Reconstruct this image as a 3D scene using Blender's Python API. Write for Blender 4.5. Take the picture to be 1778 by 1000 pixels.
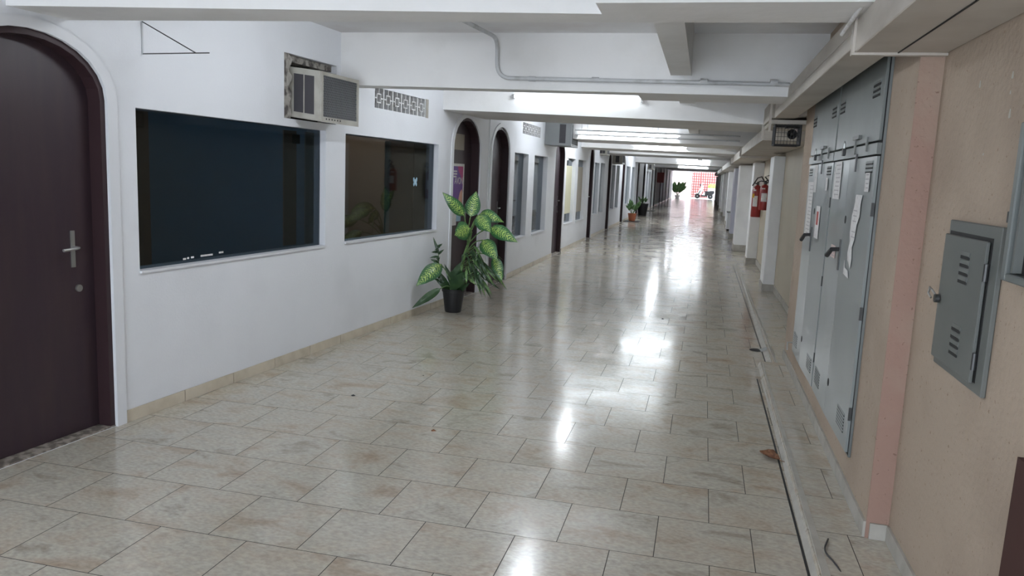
import bpy, bmesh, math, random
from mathutils import Vector, Matrix
from mathutils.geometry import tessellate_polygon
random.seed(7)
PI = math.pi
scn = bpy.context.scene
for o in list(bpy.data.objects): bpy.data.objects.remove(o)

# ------------------------------------------------------------------ camera
cam_d = bpy.data.cameras.new('camera'); cam = bpy.data.objects.new('camera', cam_d)
scn.collection.objects.link(cam); scn.camera = cam
cam_d.sensor_width = 36; cam_d.lens = 1343.87/1778*36; cam_d.clip_end = 300; cam_d.clip_start = .05
def cam_rot(yaw, pitch, roll):
    f = Vector((math.sin(yaw)*math.cos(pitch), math.cos(yaw)*math.cos(pitch), -math.sin(pitch)))
    r0 = Vector((math.cos(yaw), -math.sin(yaw), 0)); d0 = f.cross(r0)
    r = math.cos(roll)*r0 + math.sin(roll)*d0; d = -math.sin(roll)*r0 + math.cos(roll)*d0
    return Matrix((r, -d, -f)).transposed()
cam.matrix_world = Matrix.Translation((0, 0, 1.708)) @ cam_rot(math.radians(-13.519), math.radians(8.449), math.radians(-2.492)).to_4x4()

# ------------------------------------------------------------------ world, exposure
w = bpy.data.worlds.new('sky'); scn.world = w; w.use_nodes = True
w.node_tree.nodes['Background'].inputs[0].default_value = (.80, .89, 1, 1)
w.node_tree.nodes['Background'].inputs[1].default_value = 3.4
scn.view_settings.view_transform = 'Standard'; scn.view_settings.look = 'None'
scn.view_settings.exposure = 1.2; scn.view_settings.gamma = 1; scn.view_settings.use_curve_mapping = False
scn.cycles.use_denoising = True
scn.cycles.max_bounces = 10; scn.cycles.diffuse_bounces = 6; scn.cycles.glossy_bounces = 4
scn.cycles.sample_clamp_indirect = 6; scn.cycles.caustics_reflective = False; scn.cycles.caustics_refractive = False
TUBE_POWER = 3.2

# ------------------------------------------------------------------ materials
def mat(name, col, rough=.5, metal=0, spec=.5, noise=None, bump=None, speck=None, alpha=None, emit=None, coat=0):
    m = bpy.data.materials.new(name); m.use_nodes = True
    nt = m.node_tree; N = nt.nodes; L = nt.links; b = N['Principled BSDF']
    b.inputs['Roughness'].default_value = rough; b.inputs['Metallic'].default_value = metal
    b.inputs['Specular IOR Level'].default_value = spec; b.inputs['Coat Weight'].default_value = coat
    b.inputs['Base Color'].default_value = (*col, 1)
    tc = N.new('ShaderNodeTexCoord')
    csock = None
    if noise:
        c2, sc, lo, hi = noise[:4]
        n = N.new('ShaderNodeTexNoise'); n.inputs['Scale'].default_value = sc; n.inputs['Detail'].default_value = 6
        if len(noise) > 4:
            mp = N.new('ShaderNodeMapping'); mp.inputs['Scale'].default_value = noise[4]; L.new(tc.outputs['Object'], mp.inputs[0]); L.new(mp.outputs[0], n.inputs['Vector'])
        else: L.new(tc.outputs['Object'], n.inputs['Vector'])
        r = N.new('ShaderNodeMapRange'); r.inputs[1].default_value = lo; r.inputs[2].default_value = hi
        L.new(n.outputs['Fac'], r.inputs[0])
        mx = N.new('ShaderNodeMix'); mx.data_type = 'RGBA'; mx.inputs[6].default_value = (*col, 1); mx.inputs[7].default_value = (*c2, 1)
        L.new(r.outputs[0], mx.inputs[0]); csock = mx.outputs[2]
    if speck:
        c2, sc, th = speck
        n = N.new('ShaderNodeTexNoise'); n.inputs['Scale'].default_value = sc; n.inputs['Detail'].default_value = 3
        L.new(tc.outputs['Object'], n.inputs['Vector'])
        r = N.new('ShaderNodeMapRange'); r.inputs[1].default_value = th; r.inputs[2].default_value = th+.05
        L.new(n.outputs['Fac'], r.inputs[0])
        mx = N.new('ShaderNodeMix'); mx.data_type = 'RGBA'; mx.inputs[7].default_value = (*c2, 1)
        if csock: L.new(csock, mx.inputs[6])
        else: mx.inputs[6].default_value = (*col, 1)
        L.new(r.outputs[0], mx.inputs[0]); csock = mx.outputs[2]
    if csock: L.new(csock, b.inputs['Base Color'])
    if bump:
        sc, st, dist = bump
        n = N.new('ShaderNodeTexNoise'); n.inputs['Scale'].default_value = sc; n.inputs['Detail'].default_value = 5
        L.new(tc.outputs['Object'], n.inputs['Vector'])
        bp = N.new('ShaderNodeBump'); bp.inputs['Strength'].default_value = st; bp.inputs['Distance'].default_value = dist
        L.new(n.outputs['Fac'], bp.inputs['Height']); L.new(bp.outputs[0], b.inputs['Normal'])
    if emit:
        b.inputs['Emission Color'].default_value = (*emit[0], 1); b.inputs['Emission Strength'].default_value = emit[1]
    return m

M = {}
M['white'] = mat('white_wall_paint', (.74, .755, .79), .55, noise=((.62, .63, .66), .9, .52, .85), bump=(60, .35, .004))
M['ceil'] = mat('white_ceiling_paint', (.76, .76, .77), .7, noise=((.6, .55, .54), 1.3, .5, .9), bump=(12, .25, .01))
M['beam'] = mat('beam_paint', (.76, .755, .75), .7, noise=((.64, .63, .61), 2.0, .45, .85), bump=(9, .4, .012))
M['beige'] = mat('beige_rough_plaster', (.36, .285, .22), .8, noise=((.28, .215, .165), 1.6, .42, .75), bump=(38, .7, .006), speck=((.24, .17, .12), 46, .66))
M['pink'] = mat('pinkish_rough_plaster', (.30, .19, .15), .8, noise=((.34, .265, .205), 2.2, .5, .75), bump=(38, .7, .006), speck=((.20, .12, .09), 46, .66))
M['olive'] = mat('olive_beige_paint', (.45, .40, .31), .6, noise=((.38, .33, .25), 1.1, .5, .8), bump=(20, .2, .004))
M['trimw'] = mat('white_moulding_paint', (.70, .71, .74), .5, bump=(25, .3, .003))
M['column'] = mat('white_column_paint', (.78, .78, .78), .5, noise=((.68, .68, .69), 2.5, .45, .8))
M['lilac'] = mat('lilac_column_paint', (.62, .62, .72), .5)
M['duct'] = mat('grey_beige_duct_paint', (.48, .44, .39), .55, noise=((.37, .33, .285), 2.4, .42, .75, (1, 1, 3)), bump=(8, .2, .01))
M['door'] = mat('dark_brown_door_paint', (.034, .021, .028), .42, spec=.4, noise=((.042, .026, .030), 3, .4, .7, (4, 4, .6)), bump=(30, .15, .002))
M['doorframe'] = mat('dark_brown_frame_paint', (.035, .018, .021), .5, spec=.3)
M['brownpanel'] = mat('brown_wood_panel', (.055, .026, .022), .75, spec=.2)
M['dirt'] = mat('dusty_threshold', (.12, .10, .085), .8, noise=((.32, .28, .24), 20, .45, .6))
M['cab'] = mat('grey_cabinet_paint', (.20, .22, .215), .36, noise=((.24, .26, .255), 1.2, .4, .7, (1, 1, .4)), bump=(5, .12, .006), coat=.3)
M['cab2'] = mat('galvanised_grey_paint', (.125, .137, .132), .42, metal=0, noise=((.16, .172, .166), 2, .4, .7), bump=(4, .2, .008))
M['panelgrey'] = mat('dark_grey_panel_paint', (.105, .112, .105), .45, noise=((.13, .134, .124), 3, .4, .7))
M['black'] = mat('black_gap', (.008, .008, .008), .7)
M['steel'] = mat('worn_steel', (.45, .45, .44), .35, metal=.9)
M['darksteel'] = mat('dark_steel', (.06, .06, .06), .45, metal=.6)
M['blackplastic'] = mat('black_plastic', (.014, .014, .016), .45)
M['paper'] = mat('white_paper', (.62, .61, .60), .8, noise=((.48, .46, .44), 30, .5, .7))
M['paperpink'] = mat('pinkish_paper', (.58, .47, .44), .8, noise=((.50, .36, .33), 40, .5, .6))
M['ink'] = mat('grey_printing', (.36, .35, .35), .8)
M['redink'] = mat('red_printing', (.35, .06, .05), .8)
M['acbody'] = mat('aged_beige_sheet_metal', (.40, .385, .34), .5, noise=((.28, .26, .22), 6, .45, .75), bump=(10, .1, .003))
M['acgrey'] = mat('grey_sheet_metal', (.22, .23, .235), .5)
M['acdark'] = mat('dark_condenser', (.045, .042, .048), .6)
M['acmesh'] = mat('condenser_mesh', (.24, .25, .26), .45, metal=.4)
M['masonry'] = mat('broken_masonry', (.34, .32, .29), .9, noise=((.09, .08, .075), 14, .45, .6), bump=(16, 1, .03))
M['grille'] = mat('vent_block_white', (.66, .66, .66), .6, noise=((.45, .44, .42), 18, .5, .75))
M['pipe'] = mat('grey_conduit', (.50, .51, .52), .45, noise=((.38, .38, .38), 9, .5, .7))
M['baset'] = mat('beige_skirting_tile', (.58, .52, .42), .3, noise=((.47, .41, .32), 7, .4, .7))
M['marble'] = mat('pale_marble_strip', (.40, .38, .34), .65, noise=((.32, .30, .26), 8, .4, .7))
M['red'] = mat('extinguisher_red', (.26, .018, .016), .35, noise=((.20, .012, .012), 6, .4, .7))
M['yellow'] = mat('yellow_tag', (.7, .42, .03), .6)
M['soil'] = mat('potting_soil', (.06, .035, .02), .95, noise=((.16, .05, .025), 60, .5, .55), bump=(60, 1, .01))
M['stem'] = mat('green_stem', (.10, .20, .06), .45, noise=((.18, .28, .10), 30, .5, .6))
M['darkleaf'] = mat('dark_green_leaf', (.018, .052, .018), .35, noise=((.035, .085, .025), 12, .4, .7))
M['terracotta'] = mat('terracotta', (.42, .13, .06), .7)
M['curtain'] = mat('pale_yellow_curtain', (.60, .58, .42), .8, noise=((.52, .50, .36), 3, .4, .7, (1, 8, .2)))
M['curtain2'] = mat('taupe_curtain', (.36, .33, .28), .8, noise=((.30, .27, .22), 3, .4, .7, (1, 8, .2)))
M['curtainblue'] = mat('pale_blue_blind', (.42, .47, .52), .7, noise=((.34, .38, .44), 3, .4, .7, (1, 8, .2)))
M['interior'] = mat('dim_office_wall', (.34, .20, .12), .8)
M['interior2'] = mat('dim_office_wall_blue', (.20, .33, .45), .8)
M['poster'] = mat('violet_poster', (.13, .05, .26), .4, noise=((.45, .03, .16), 2.6, .5, .62))
M['posterpink'] = mat('magenta_print', (.42, .03, .17), .4)
M['skin'] = mat('poster_peach', (.60, .33, .24), .5)
M['lightblue'] = mat('pale_blue_sticker', (.28, .44, .55), .5)
M['outwall'] = mat('pale_pink_outdoor_wall', (.62, .48, .46), .8)
M['gate'] = mat('red_painted_iron', (.20, .022, .022), .5)
M['gateback'] = mat('pink_wall_behind_gate', (.62, .36, .33), .8)
M['concrete'] = mat('outdoor_concrete', (.70, .68, .66), .8, noise=((.55, .53, .5), 3, .4, .7))
M['scooterwhite'] = mat('white_fairing', (.72, .72, .74), .25)
M['rubber'] = mat('black_rubber', (.015, .015, .015), .7)
M['hedge'] = mat('bright_hedge_leaves', (.20, .34, .05), .7, noise=((.45, .55, .15), 8, .4, .7))
M['plantfar'] = mat('far_plant_green', (.06, .14, .05), .6, noise=((.14, .26, .09), 9, .4, .7))
M['tube'] = mat('lit_fluorescent_tube', (.9, .9, .9), .4, emit=((.86, .94, 1.0), TUBE_POWER))
M['tube3'] = mat('lit_bright_tube', (.9, .9, .9), .4, emit=((.86, .94, 1.0), 32))
M['tube4'] = mat('lit_bay_tube_first', (.9, .9, .9), .4, emit=((.88, .94, 1.0), 54))
M['tube5'] = mat('lit_bay_tube_third', (.9, .9, .9), .4, emit=((.88, .94, 1.0), 48))
M['tube6'] = mat('lit_tube_fourth_beam', (.9, .9, .9), .4, emit=((.86, .94, 1.0), 15))
M['tube2'] = mat('added_bay_tube', (.9, .9, .9), .4, emit=((.88, .94, 1.0), 105))  # glow of the hidden tubes added to fill the farther bays
M['dryleaf'] = mat('dry_brown_leaf', (.12, .045, .018), .7, noise=((.22, .10, .045), 40, .4, .65))

def tile_mat(name, strip=False):
    m = bpy.data.materials.new(name); m.use_nodes = True
    nt = m.node_tree; N = nt.nodes; L = nt.links; b = N['Principled BSDF']
    tc = N.new('ShaderNodeTexCoord'); mp = N.new('ShaderNodeMapping')
    W = .45
    mp.inputs['Location'].default_value = (-(.151+.2005)+W*20, -2.947+W*40, 0)
    L.new(tc.outputs['Object'], mp.inputs[0])
    br = N.new('ShaderNodeTexBrick'); br.offset = .4456; br.offset_frequency = 2; br.squash = 1
    for k, v in (('Scale', 1), ('Mortar Size', .0022), ('Mortar Smooth', .15), ('Bias', 0), ('Brick Width', W), ('Row Height', W)): br.inputs[k].default_value = v
    br.inputs['Color1'].default_value = (0, 0, 0, 1); br.inputs['Color2'].default_value = (1, 1, 1, 1); br.inputs['Mortar'].default_value = (.5, .5, .5, 1)
    L.new(mp.outputs[0], br.inputs['Vector'])
    # veining differs from tile to tile
    off = N.new('ShaderNodeVectorMath'); off.operation = 'SCALE'; off.inputs[3].default_value = 7
    L.new(br.outputs['Color'], off.inputs[0])
    add = N.new('ShaderNodeVectorMath'); add.operation = 'ADD'; L.new(tc.outputs['Object'], add.inputs[0]); L.new(off.outputs[0], add.inputs[1])
    mpn = N.new('ShaderNodeMapping'); mpn.inputs['Rotation'].default_value = (0, 0, .6); mpn.inputs['Scale'].default_value = (1.5, 2.3, 1); L.new(add.outputs[0], mpn.inputs[0])
    n1 = N.new('ShaderNodeTexNoise'); n1.inputs['Scale'].default_value = 1.9; n1.inputs['Detail'].default_value = 8; n1.inputs['Roughness'].default_value = .62; n1.inputs['Distortion'].default_value = .5
    L.new(mpn.outputs[0], n1.inputs['Vector'])
    cr = N.new('ShaderNodeValToRGB'); e = cr.color_ramp.elements
    e[0].position = .30; e[0].color = (.31, .275, .225, 1); e[1].position = .78; e[1].color = (.33, .245, .18, 1)
    e2 = e.new(.43); e2.color = (.46, .43, .37, 1); e3 = e.new(.56); e3.color = (.455, .405, .335, 1)
    L.new(n1.outputs['Fac'], cr.inputs[0])
    n2 = N.new('ShaderNodeTexNoise'); n2.inputs['Scale'].default_value = 26; n2.inputs['Detail'].default_value = 6; L.new(mpn.outputs[0], n2.inputs['Vector'])
    r2 = N.new('ShaderNodeMapRange'); r2.inputs[1].default_value = .3; r2.inputs[2].default_value = .7; r2.inputs[3].default_value = .84; r2.inputs[4].default_value = 1.12
    L.new(n2.outputs['Fac'], r2.inputs[0])
    hue = N.new('ShaderNodeHueSaturation'); L.new(cr.outputs[0], hue.inputs['Color']); L.new(r2.outputs[0], hue.inputs['Value'])
    mx = N.new('ShaderNodeMix'); mx.data_type = 'RGBA'; mx.inputs[7].default_value = (.028, .022, .018, 1)
    L.new(hue.outputs[0], mx.inputs[6]); L.new(br.outputs['Fac'], mx.inputs[0]); L.new(mx.outputs[2], b.inputs['Base Color'])
    rr = N.new('ShaderNodeMapRange'); rr.inputs[1].default_value = .3; rr.inputs[2].default_value = .7; rr.inputs[3].default_value = .10; rr.inputs[4].default_value = .22
    n3 = N.new('ShaderNodeTexNoise'); n3.inputs['Scale'].default_value = 2.2; n3.inputs['Detail'].default_value = 5; L.new(add.outputs[0], n3.inputs['Vector'])
    L.new(n3.outputs['Fac'], rr.inputs[0])
    mr = N.new('ShaderNodeMix'); mr.data_type = 'FLOAT'; L.new(br.outputs['Fac'], mr.inputs[0]); L.new(rr.outputs[0], mr.inputs[2]); mr.inputs[3].default_value = .9
    L.new(mr.outputs[0], b.inputs['Roughness'])
    inv = N.new('ShaderNodeMath'); inv.operation = 'MULTIPLY_ADD'; inv.inputs[1].default_value = -1; inv.inputs[2].default_value = 1
    L.new(br.outputs['Fac'], inv.inputs[0])
    bp1 = N.new('ShaderNodeBump'); bp1.inputs['Strength'].default_value = .05; bp1.inputs['Distance'].default_value = .004; L.new(n2.outputs['Fac'], bp1.inputs['Height'])
    nn = N.new('ShaderNodeTexNoise'); nn.inputs['Scale'].default_value = 5; nn.inputs['Detail'].default_value = 1; L.new(add.outputs[0], nn.inputs['Vector'])
    bp3 = N.new('ShaderNodeBump'); bp3.inputs['Strength'].default_value = .05; bp3.inputs['Distance'].default_value = .006; L.new(nn.outputs['Fac'], bp3.inputs['Height']); L.new(bp1.outputs[0], bp3.inputs['Normal'])
    bp2 = N.new('ShaderNodeBump'); bp2.inputs['Strength'].default_value = .5; bp2.inputs['Distance'].default_value = .002
    L.new(inv.outputs[0], bp2.inputs['Height']); L.new(bp3.outputs[0], bp2.inputs['Normal']); L.new(bp2.outputs[0], b.inputs['Normal'])
    b.inputs['Specular IOR Level'].default_value = .55
    return m
M['tile'] = tile_mat('beige_ceramic_floor_tiles')

def glass_mat(name, tint, t, rough=.03):
    m = bpy.data.materials.new(name); m.use_nodes = True
    nt = m.node_tree; N = nt.nodes; L = nt.links; N.remove(N['Principled BSDF'])
    tr = N.new('ShaderNodeBsdfTransparent'); tr.inputs[0].default_value = (*[c*t for c in tint], 1)
    gl = N.new('ShaderNodeBsdfGlossy'); gl.inputs['Roughness'].default_value = rough; gl.inputs[0].default_value = (.8, .82, .85, 1)
    ge = N.new('ShaderNodeNewGeometry'); dt = N.new('ShaderNodeVectorMath'); dt.operation = 'DOT_PRODUCT'
    L.new(ge.outputs['Normal'], dt.inputs[0]); L.new(ge.outputs['Incoming'], dt.inputs[1])
    def mth(op, a, c=None, d=None):
        n = N.new('ShaderNodeMath'); n.operation = op
        for i, x in enumerate((a, c, d)):
            if x is None: continue
            if isinstance(x, (int, float)): n.inputs[i].default_value = x
            else: L.new(x, n.inputs[i])
        return n.outputs[0]
    f5 = mth('POWER', mth('SUBTRACT', 1, mth('ABSOLUTE', dt.outputs['Value'])), 5)      # same reflectance from both sides of the pane
    fr = mth('MULTIPLY_ADD', f5, .93, .045)
    mx = N.new('ShaderNodeMixShader'); L.new(fr, mx.inputs[0]); L.new(tr.outputs[0], mx.inputs[1]); L.new(gl.outputs[0], mx.inputs[2])
    L.new(mx.outputs[0], N['Material Output'].inputs[0]); return m
M['glass'] = glass_mat('smoked_glass', (.75, .9, 1), .5)
M['glassclear'] = glass_mat('window_glass', (.95, 1, 1), .85)

def leaf_mat():
    m = bpy.data.materials.new('variegated_leaf'); m.use_nodes = True
    nt = m.node_tree; N = nt.nodes; L = nt.links; b = N['Principled BSDF']
    uv = N.new('ShaderNodeUVMap'); sp = N.new('ShaderNodeSeparateXYZ'); L.new(uv.outputs[0], sp.inputs[0])
    def mth(op, a, c=None, d=None):
        n = N.new('ShaderNodeMath'); n.operation = op
        for i, x in enumerate((a, c, d)):
            if x is None: continue
            if isinstance(x, (int, float)): n.inputs[i].default_value = x
            else: L.new(x, n.inputs[i])
        return n.outputs[0]
    au = mth('ABSOLUTE', mth('MULTIPLY_ADD', sp.outputs[0], 2, -1))
    ph = mth('MULTIPLY', mth('SUBTRACT', sp.outputs[1], mth('MULTIPLY', au, .16)), 78)
    no = N.new('ShaderNodeTexNoise'); no.inputs['Scale'].default_value = 9; no.inputs['Detail'].default_value = 3; L.new(uv.outputs[0], no.inputs['Vector'])
    ph = mth('ADD', ph, mth('MULTIPLY', no.outputs['Fac'], 14))
    st = mth('MULTIPLY_ADD', mth('SINE', ph), .5, .5)
    mask = mth('MULTIPLY', st, mth('SUBTRACT', 1.05, mth('POWER', au, 1.7)))
    mask = mth('MULTIPLY', mask, mth('MULTIPLY_ADD', no.outputs['Fac'], 1.6, .25))
    cr = N.new('ShaderNodeValToRGB'); e = cr.color_ramp.elements
    e[0].position = .30; e[0].color = (.022, .085, .030, 1); e[1].position = .8; e[1].color = (.38, .50, .13, 1)
    e2 = e.new(.5); e2.color = (.075, .20, .05, 1)
    L.new(mask, cr.inputs[0]); L.new(cr.outputs[0], b.inputs['Base Color'])
    b.inputs['Roughness'].default_value = .34
    return m
M['leaf'] = leaf_mat()

# ------------------------------------------------------------------ helpers
COL = scn.collection
def frame(o, d, n):
    o = Vector(o); d = Vector(d).normalized(); n = Vector(n).normalized()
    return lambda p: o + d*p[0] + n*p[1] + Vector((0, 0, p[2]))      # (along, out of the wall, up)
class MB:
    def __init__(s, f=None): s.v = []; s.f = []; s.uv = None; s.fn = f or (lambda p: Vector(p))
    def add(s, vs, fs):
        k = len(s.v); s.v += [s.fn(p) for p in vs]; s.f += [tuple(i+k for i in f) for f in fs]; return s
    def box(s, a0, a1, b0, b1, c0, c1):
        return s.add([(a, b, c) for c in (c0, c1) for b in (b0, b1) for a in (a0, a1)],
                     [(0, 2, 3, 1), (4, 5, 7, 6), (0, 1, 5, 4), (2, 6, 7, 3), (0, 4, 6, 2), (1, 3, 7, 5)])
    def hexa(s, p):   # eight points, bottom four then top four, going round
        return s.add(p, [(0, 3, 2, 1), (4, 5, 6, 7), (0, 1, 5, 4), (1, 2, 6, 5), (2, 3, 7, 6), (3, 0, 4, 7)])
    def tube(s, pts, r, n=10, cap=True):
        pts = [Vector(p) for p in pts]; R = r if isinstance(r, (list, tuple)) else [r]*len(pts)
        vs = []; up = None
        for i, p in enumerate(pts):
            t = (pts[min(i+1, len(pts)-1)] - pts[max(i-1, 0)]).normalized()
            if up is None: up = t.orthogonal().normalized()
            up = (up - t*up.dot(t)); up = up.normalized() if up.length > 1e-6 else t.orthogonal().normalized()
            sd = t.cross(up)
            for k in range(n):
                a = 2*PI*k/n; vs.append(p + (up*math.cos(a) + sd*math.sin(a))*R[i])
        fs = [(i*n+k, i*n+(k+1) % n, (i+1)*n+(k+1) % n, (i+1)*n+k) for i in range(len(pts)-1) for k in range(n)]
        if cap: fs += [tuple(range(n))[::-1], tuple((len(pts)-1)*n+k for k in range(n))]
        return s.add([tuple(v) for v in vs], fs)
    def lathe(s, c, prof, n=24, axis='z'):
        vs = []
        for r, h in prof:
            for k in range(n):
                a = 2*PI*k/n; x, y = r*math.cos(a), r*math.sin(a)
                vs.append((c[0]+x, c[1]+y, c[2]+h) if axis == 'z' else ((c[0]+x, c[1]+h, c[2]+y) if axis == 'y' else (c[0]+h, c[1]+x, c[2]+y)))
        fs = [(i*n+k, i*n+(k+1) % n, (i+1)*n+(k+1) % n, (i+1)*n+k) for i in range(len(prof)-1) for k in range(n)]
        fs += [tuple(range(n))[::-1], tuple((len(prof)-1)*n+k for k in range(n))]
        return s.add(vs, fs)
    def prism(s, poly, b0, b1):   # poly in (along, up), extruded between out = b0 and b1
        n = len(poly)
        vs = [(a, b0, c) for a, c in poly] + [(a, b1, c) for a, c in poly]
        return s.add(vs, [tuple(range(n))[::-1], tuple(range(n, 2*n))] + [(i, (i+1) % n, n+(i+1) % n, n+i) for i in range(n)])
    def build(s, name, m, parent=None, kind=None, label=None, smooth=False, bevel=0, fix=True, seg=1):
        me = bpy.data.meshes.new(name)
        off = parent_world(parent)
        me.from_pydata([tuple(v-off) for v in s.v], [], s.f)
        if fix:
            bm = bmesh.new(); bm.from_mesh(me); bmesh.ops.recalc_face_normals(bm, faces=bm.faces[:]); bm.to_mesh(me); bm.free()
        if smooth:
            for p in me.polygons: p.use_smooth = True
        me.materials.append(M[m] if isinstance(m, str) else m)
        o = bpy.data.objects.new(name, me); COL.objects.link(o)
        if parent: o.parent = parent
        if kind: o['kind'] = kind
        if label: o['label'] = label
        if bevel:
            b = o.modifiers.new('bevel', 'BEVEL'); b.width = bevel; b.segments = seg; b.limit_method = 'ANGLE'; b.angle_limit = math.radians(40)
        if smooth:
            try: me.set_sharp_from_angle(angle=math.radians(40))
            except Exception: pass
        return o
def parent_world(p):
    v = Vector((0, 0, 0))
    while p: v += p.location; p = p.parent
    return v
def thing(name, label, cat, loc, group=None, kind=None):
    o = bpy.data.objects.new(name, None); COL.objects.link(o); o.location = loc; o.empty_display_size = .1
    if label: o['label'] = label
    if cat: o['category'] = cat
    if group: o['group'] = group
    if kind: o['kind'] = kind
    return o
def tag(o, label, cat, group=None):
    o['label'] = label; o['category'] = cat
    if group: o['group'] = group
    return o
def recenter(o):      # origin of a one-mesh thing to its base
    me = o.data; xs = [v.co for v in me.vertices]
    c = Vector(((min(v.x for v in xs)+max(v.x for v in xs))/2, (min(v.y for v in xs)+max(v.y for v in xs))/2, min(v.z for v in xs)))
    me.transform(Matrix.Translation(-c)); o.location = o.location + c; return o
def holed_wall(f, outer, holes, depth, name, m):
    """a wall slab in (along, up) coordinates with openings cut through and their reveals"""
    loops = [outer] + holes
    flat = [p for l in loops for p in l]
    tris = tessellate_polygon([[Vector((a, c, 0)) for a, c in l] for l in loops])
    mb = MB(f)
    n = len(flat)
    fs = [tuple(t) for t in tris] + [tuple(i+n for i in t) for t in tris]
    k = 0
    for l in loops:
        q = len(l)
        fs += [(k+i, k+(i+1) % q, n+k+(i+1) % q, n+k+i) for i in range(q)]; k += q
    mb.add([(a, 0, c) for a, c in flat] + [(a, -depth, c) for a, c in flat], fs)
    return mb.build(name, m, kind='structure')
def arch(a0, a1, zs, zt, n=14, z0=0):   # door opening outline
    c = (a0+a1)/2; h = (a1-a0)/2
    return [(a0, z0), (a1, z0), (a1, zs)] + [(c+h*math.cos(PI*k/n), zs+(zt-zs)*math.sin(PI*k/n)) for k in range(1, n)] + [(a0, zs)]
def rect(a0, a1, z0, z1): return [(a0, z0), (a1, z0), (a1, z1), (a0, z1)]

FA = frame((-3.522, 4.108, 0), (.0733, .9973, 0), (.9973, -.0733, 0))    # near left wall, slightly splayed
FB = frame((-3.02, 0, 0), (0, 1, 0), (1, 0, 0))                          # far left wall, along = y
FR = frame((.87, 0, 0), (0, 1, 0), (-1, 0, 0))                           # cabinet wall on the right
FN = frame((.98, 0, 0), (0, 1, 0), (-1, 0, 0))                           # near right wall
FW = frame((1.19, 0, 0), (0, 1, 0), (-1, 0, 0))                          # recessed right wall
END = 77.0
ZS = 2.91
SJ = 6.72      # along FA where it meets the far left wall (y about 10.8)

# ------------------------------------------------------------------ structure: floor, ceiling
def sheet(name, m, poly, z0, z1, kind='structure'):
    mb = MB(); n = len(poly)
    mb.add([(x, y, z0) for x, y in poly]+[(x, y, z1) for x, y in poly], [tuple(range(n))[::-1], tuple(range(n, 2*n))]+[(i, (i+1) % n, n+(i+1) % n, n+i) for i in range(n)])
    return mb.build(name, m, kind=kind)
sheet('floor', 'tile', [(-4.6, -3), (1.3, -3), (1.3, END), (-4.6, END)], -.1, 0)
sheet('ceiling', 'ceil', [(-4.6, -3), (1.4, -3), (1.4, END), (-4.6, END)], ZS, ZS+.15)

# ------------------------------------------------------------------ left walls
win_near = [(.157, 2.39, .972, 2.012), (2.737, 4.935, .975, 2.009)]
AC_H = (1.75, 2.56, 2.075, 2.60)
VENT_H = (3.30, 4.53, 2.30, 2.50)
d1 = (-1.075, -.075, 2.03, 2.362); d2 = (5.40, 6.38, 2.0, 2.40)
holed_wall(FA, rect(-7.2, SJ, 0, ZS), [rect(*h) for h in win_near]+[rect(*AC_H), rect(*VENT_H)]+[arch(*d1, z0=.0005), arch(*d2, z0=.0005)], .2, 'wall_left', 'white')
doors_far = [(10.95, 12.0, 2.0, 2.38), (15.93, 17.04, 2.1, 2.46), (20.8, 21.62, 2.1, 2.52), (24.9, 25.78, 2.1, 2.49), (29.35, 30.4, 2.1, 2.52),
             (36.1, 37.1, 2.1, 2.52), (39.6, 40.9, 2.1, 2.5), (46.0, 47.1, 2.1, 2.5), (48.7, 50.1, 2.1, 2.5), (55, 56.2, 2.1, 2.5), (59, 60, 2.1, 2.5), (63.5, 64.6, 2.1, 2.5), (68.6, 69.8, 2.1, 2.5)]
wins_far = [(12.36, 13.38, .62, 2.04), (13.88, 15.1, .61, 2.045), (17.27, 18.5, .61, 2.095), (18.91, 20.2, .59, 2.1), (21.87, 22.8, .63, 2.10), (23.12, 24.1, .64, 2.115),
            (26.05, 27.05, .63, 2.115), (27.45, 28.45, .63, 2.13), (31.0, 32.6, .65, 2.17), (33.4, 35.0, .65, 2.17), (42.0, 43.2, .65, 2.1), (43.8, 45.2, .65, 2.1)]
vent2 = (12.85, 14.3, 2.37, 2.56)
holed_wall(FB, rect(10.82, END, 0, ZS), [arch(*d, z0=.0005) for d in doors_far]+[rect(*h) for h in wins_far]+[rect(*vent2)], .2, 'wall_left.001', 'white')
# the rooms behind the left wall
mb = MB(); mb.box(-5.6, -5.5, 6.5, 10.6, 0, ZS); mb.build('wall_interior', 'interior', kind='structure')
mb = MB(); mb.box(-5.6, -5.5, -3, 6.5, 0, ZS); mb.build('wall_interior.004', 'interior2', kind='structure')
mb = MB(); mb.box(-4.5, -4.4, 10.6, END, 0, ZS).box(-5.6, -4.4, 10.5, 10.6, 0, ZS).box(-3.4, -3.22, 10.75, 10.82, 0, ZS); mb.build('wall_interior.001', 'interior', kind='structure')
mb = MB(); mb.box(-5.6, -4.1, -3.1, -3.0, 0, ZS); mb.build('wall_interior.002', 'interior2', kind='structure')
mb = MB(FA); mb.box(2.52, 2.62, -2.1, -.2, 0, ZS); mb.build('wall_interior.003', 'interior2', kind='structure')
sheet('floor_interior', 'interior', [(-5.6, -3.1), (-4.6, -3.1), (-4.6, 10.6), (-5.6, 10.6)], -.1, 0)
sheet('ceiling_interior', 'interior', [(-5.6, -3.1), (-4.6, -3.1), (-4.6, 10.6), (-5.6, 10.6)], ZS, ZS+.1)

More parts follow.
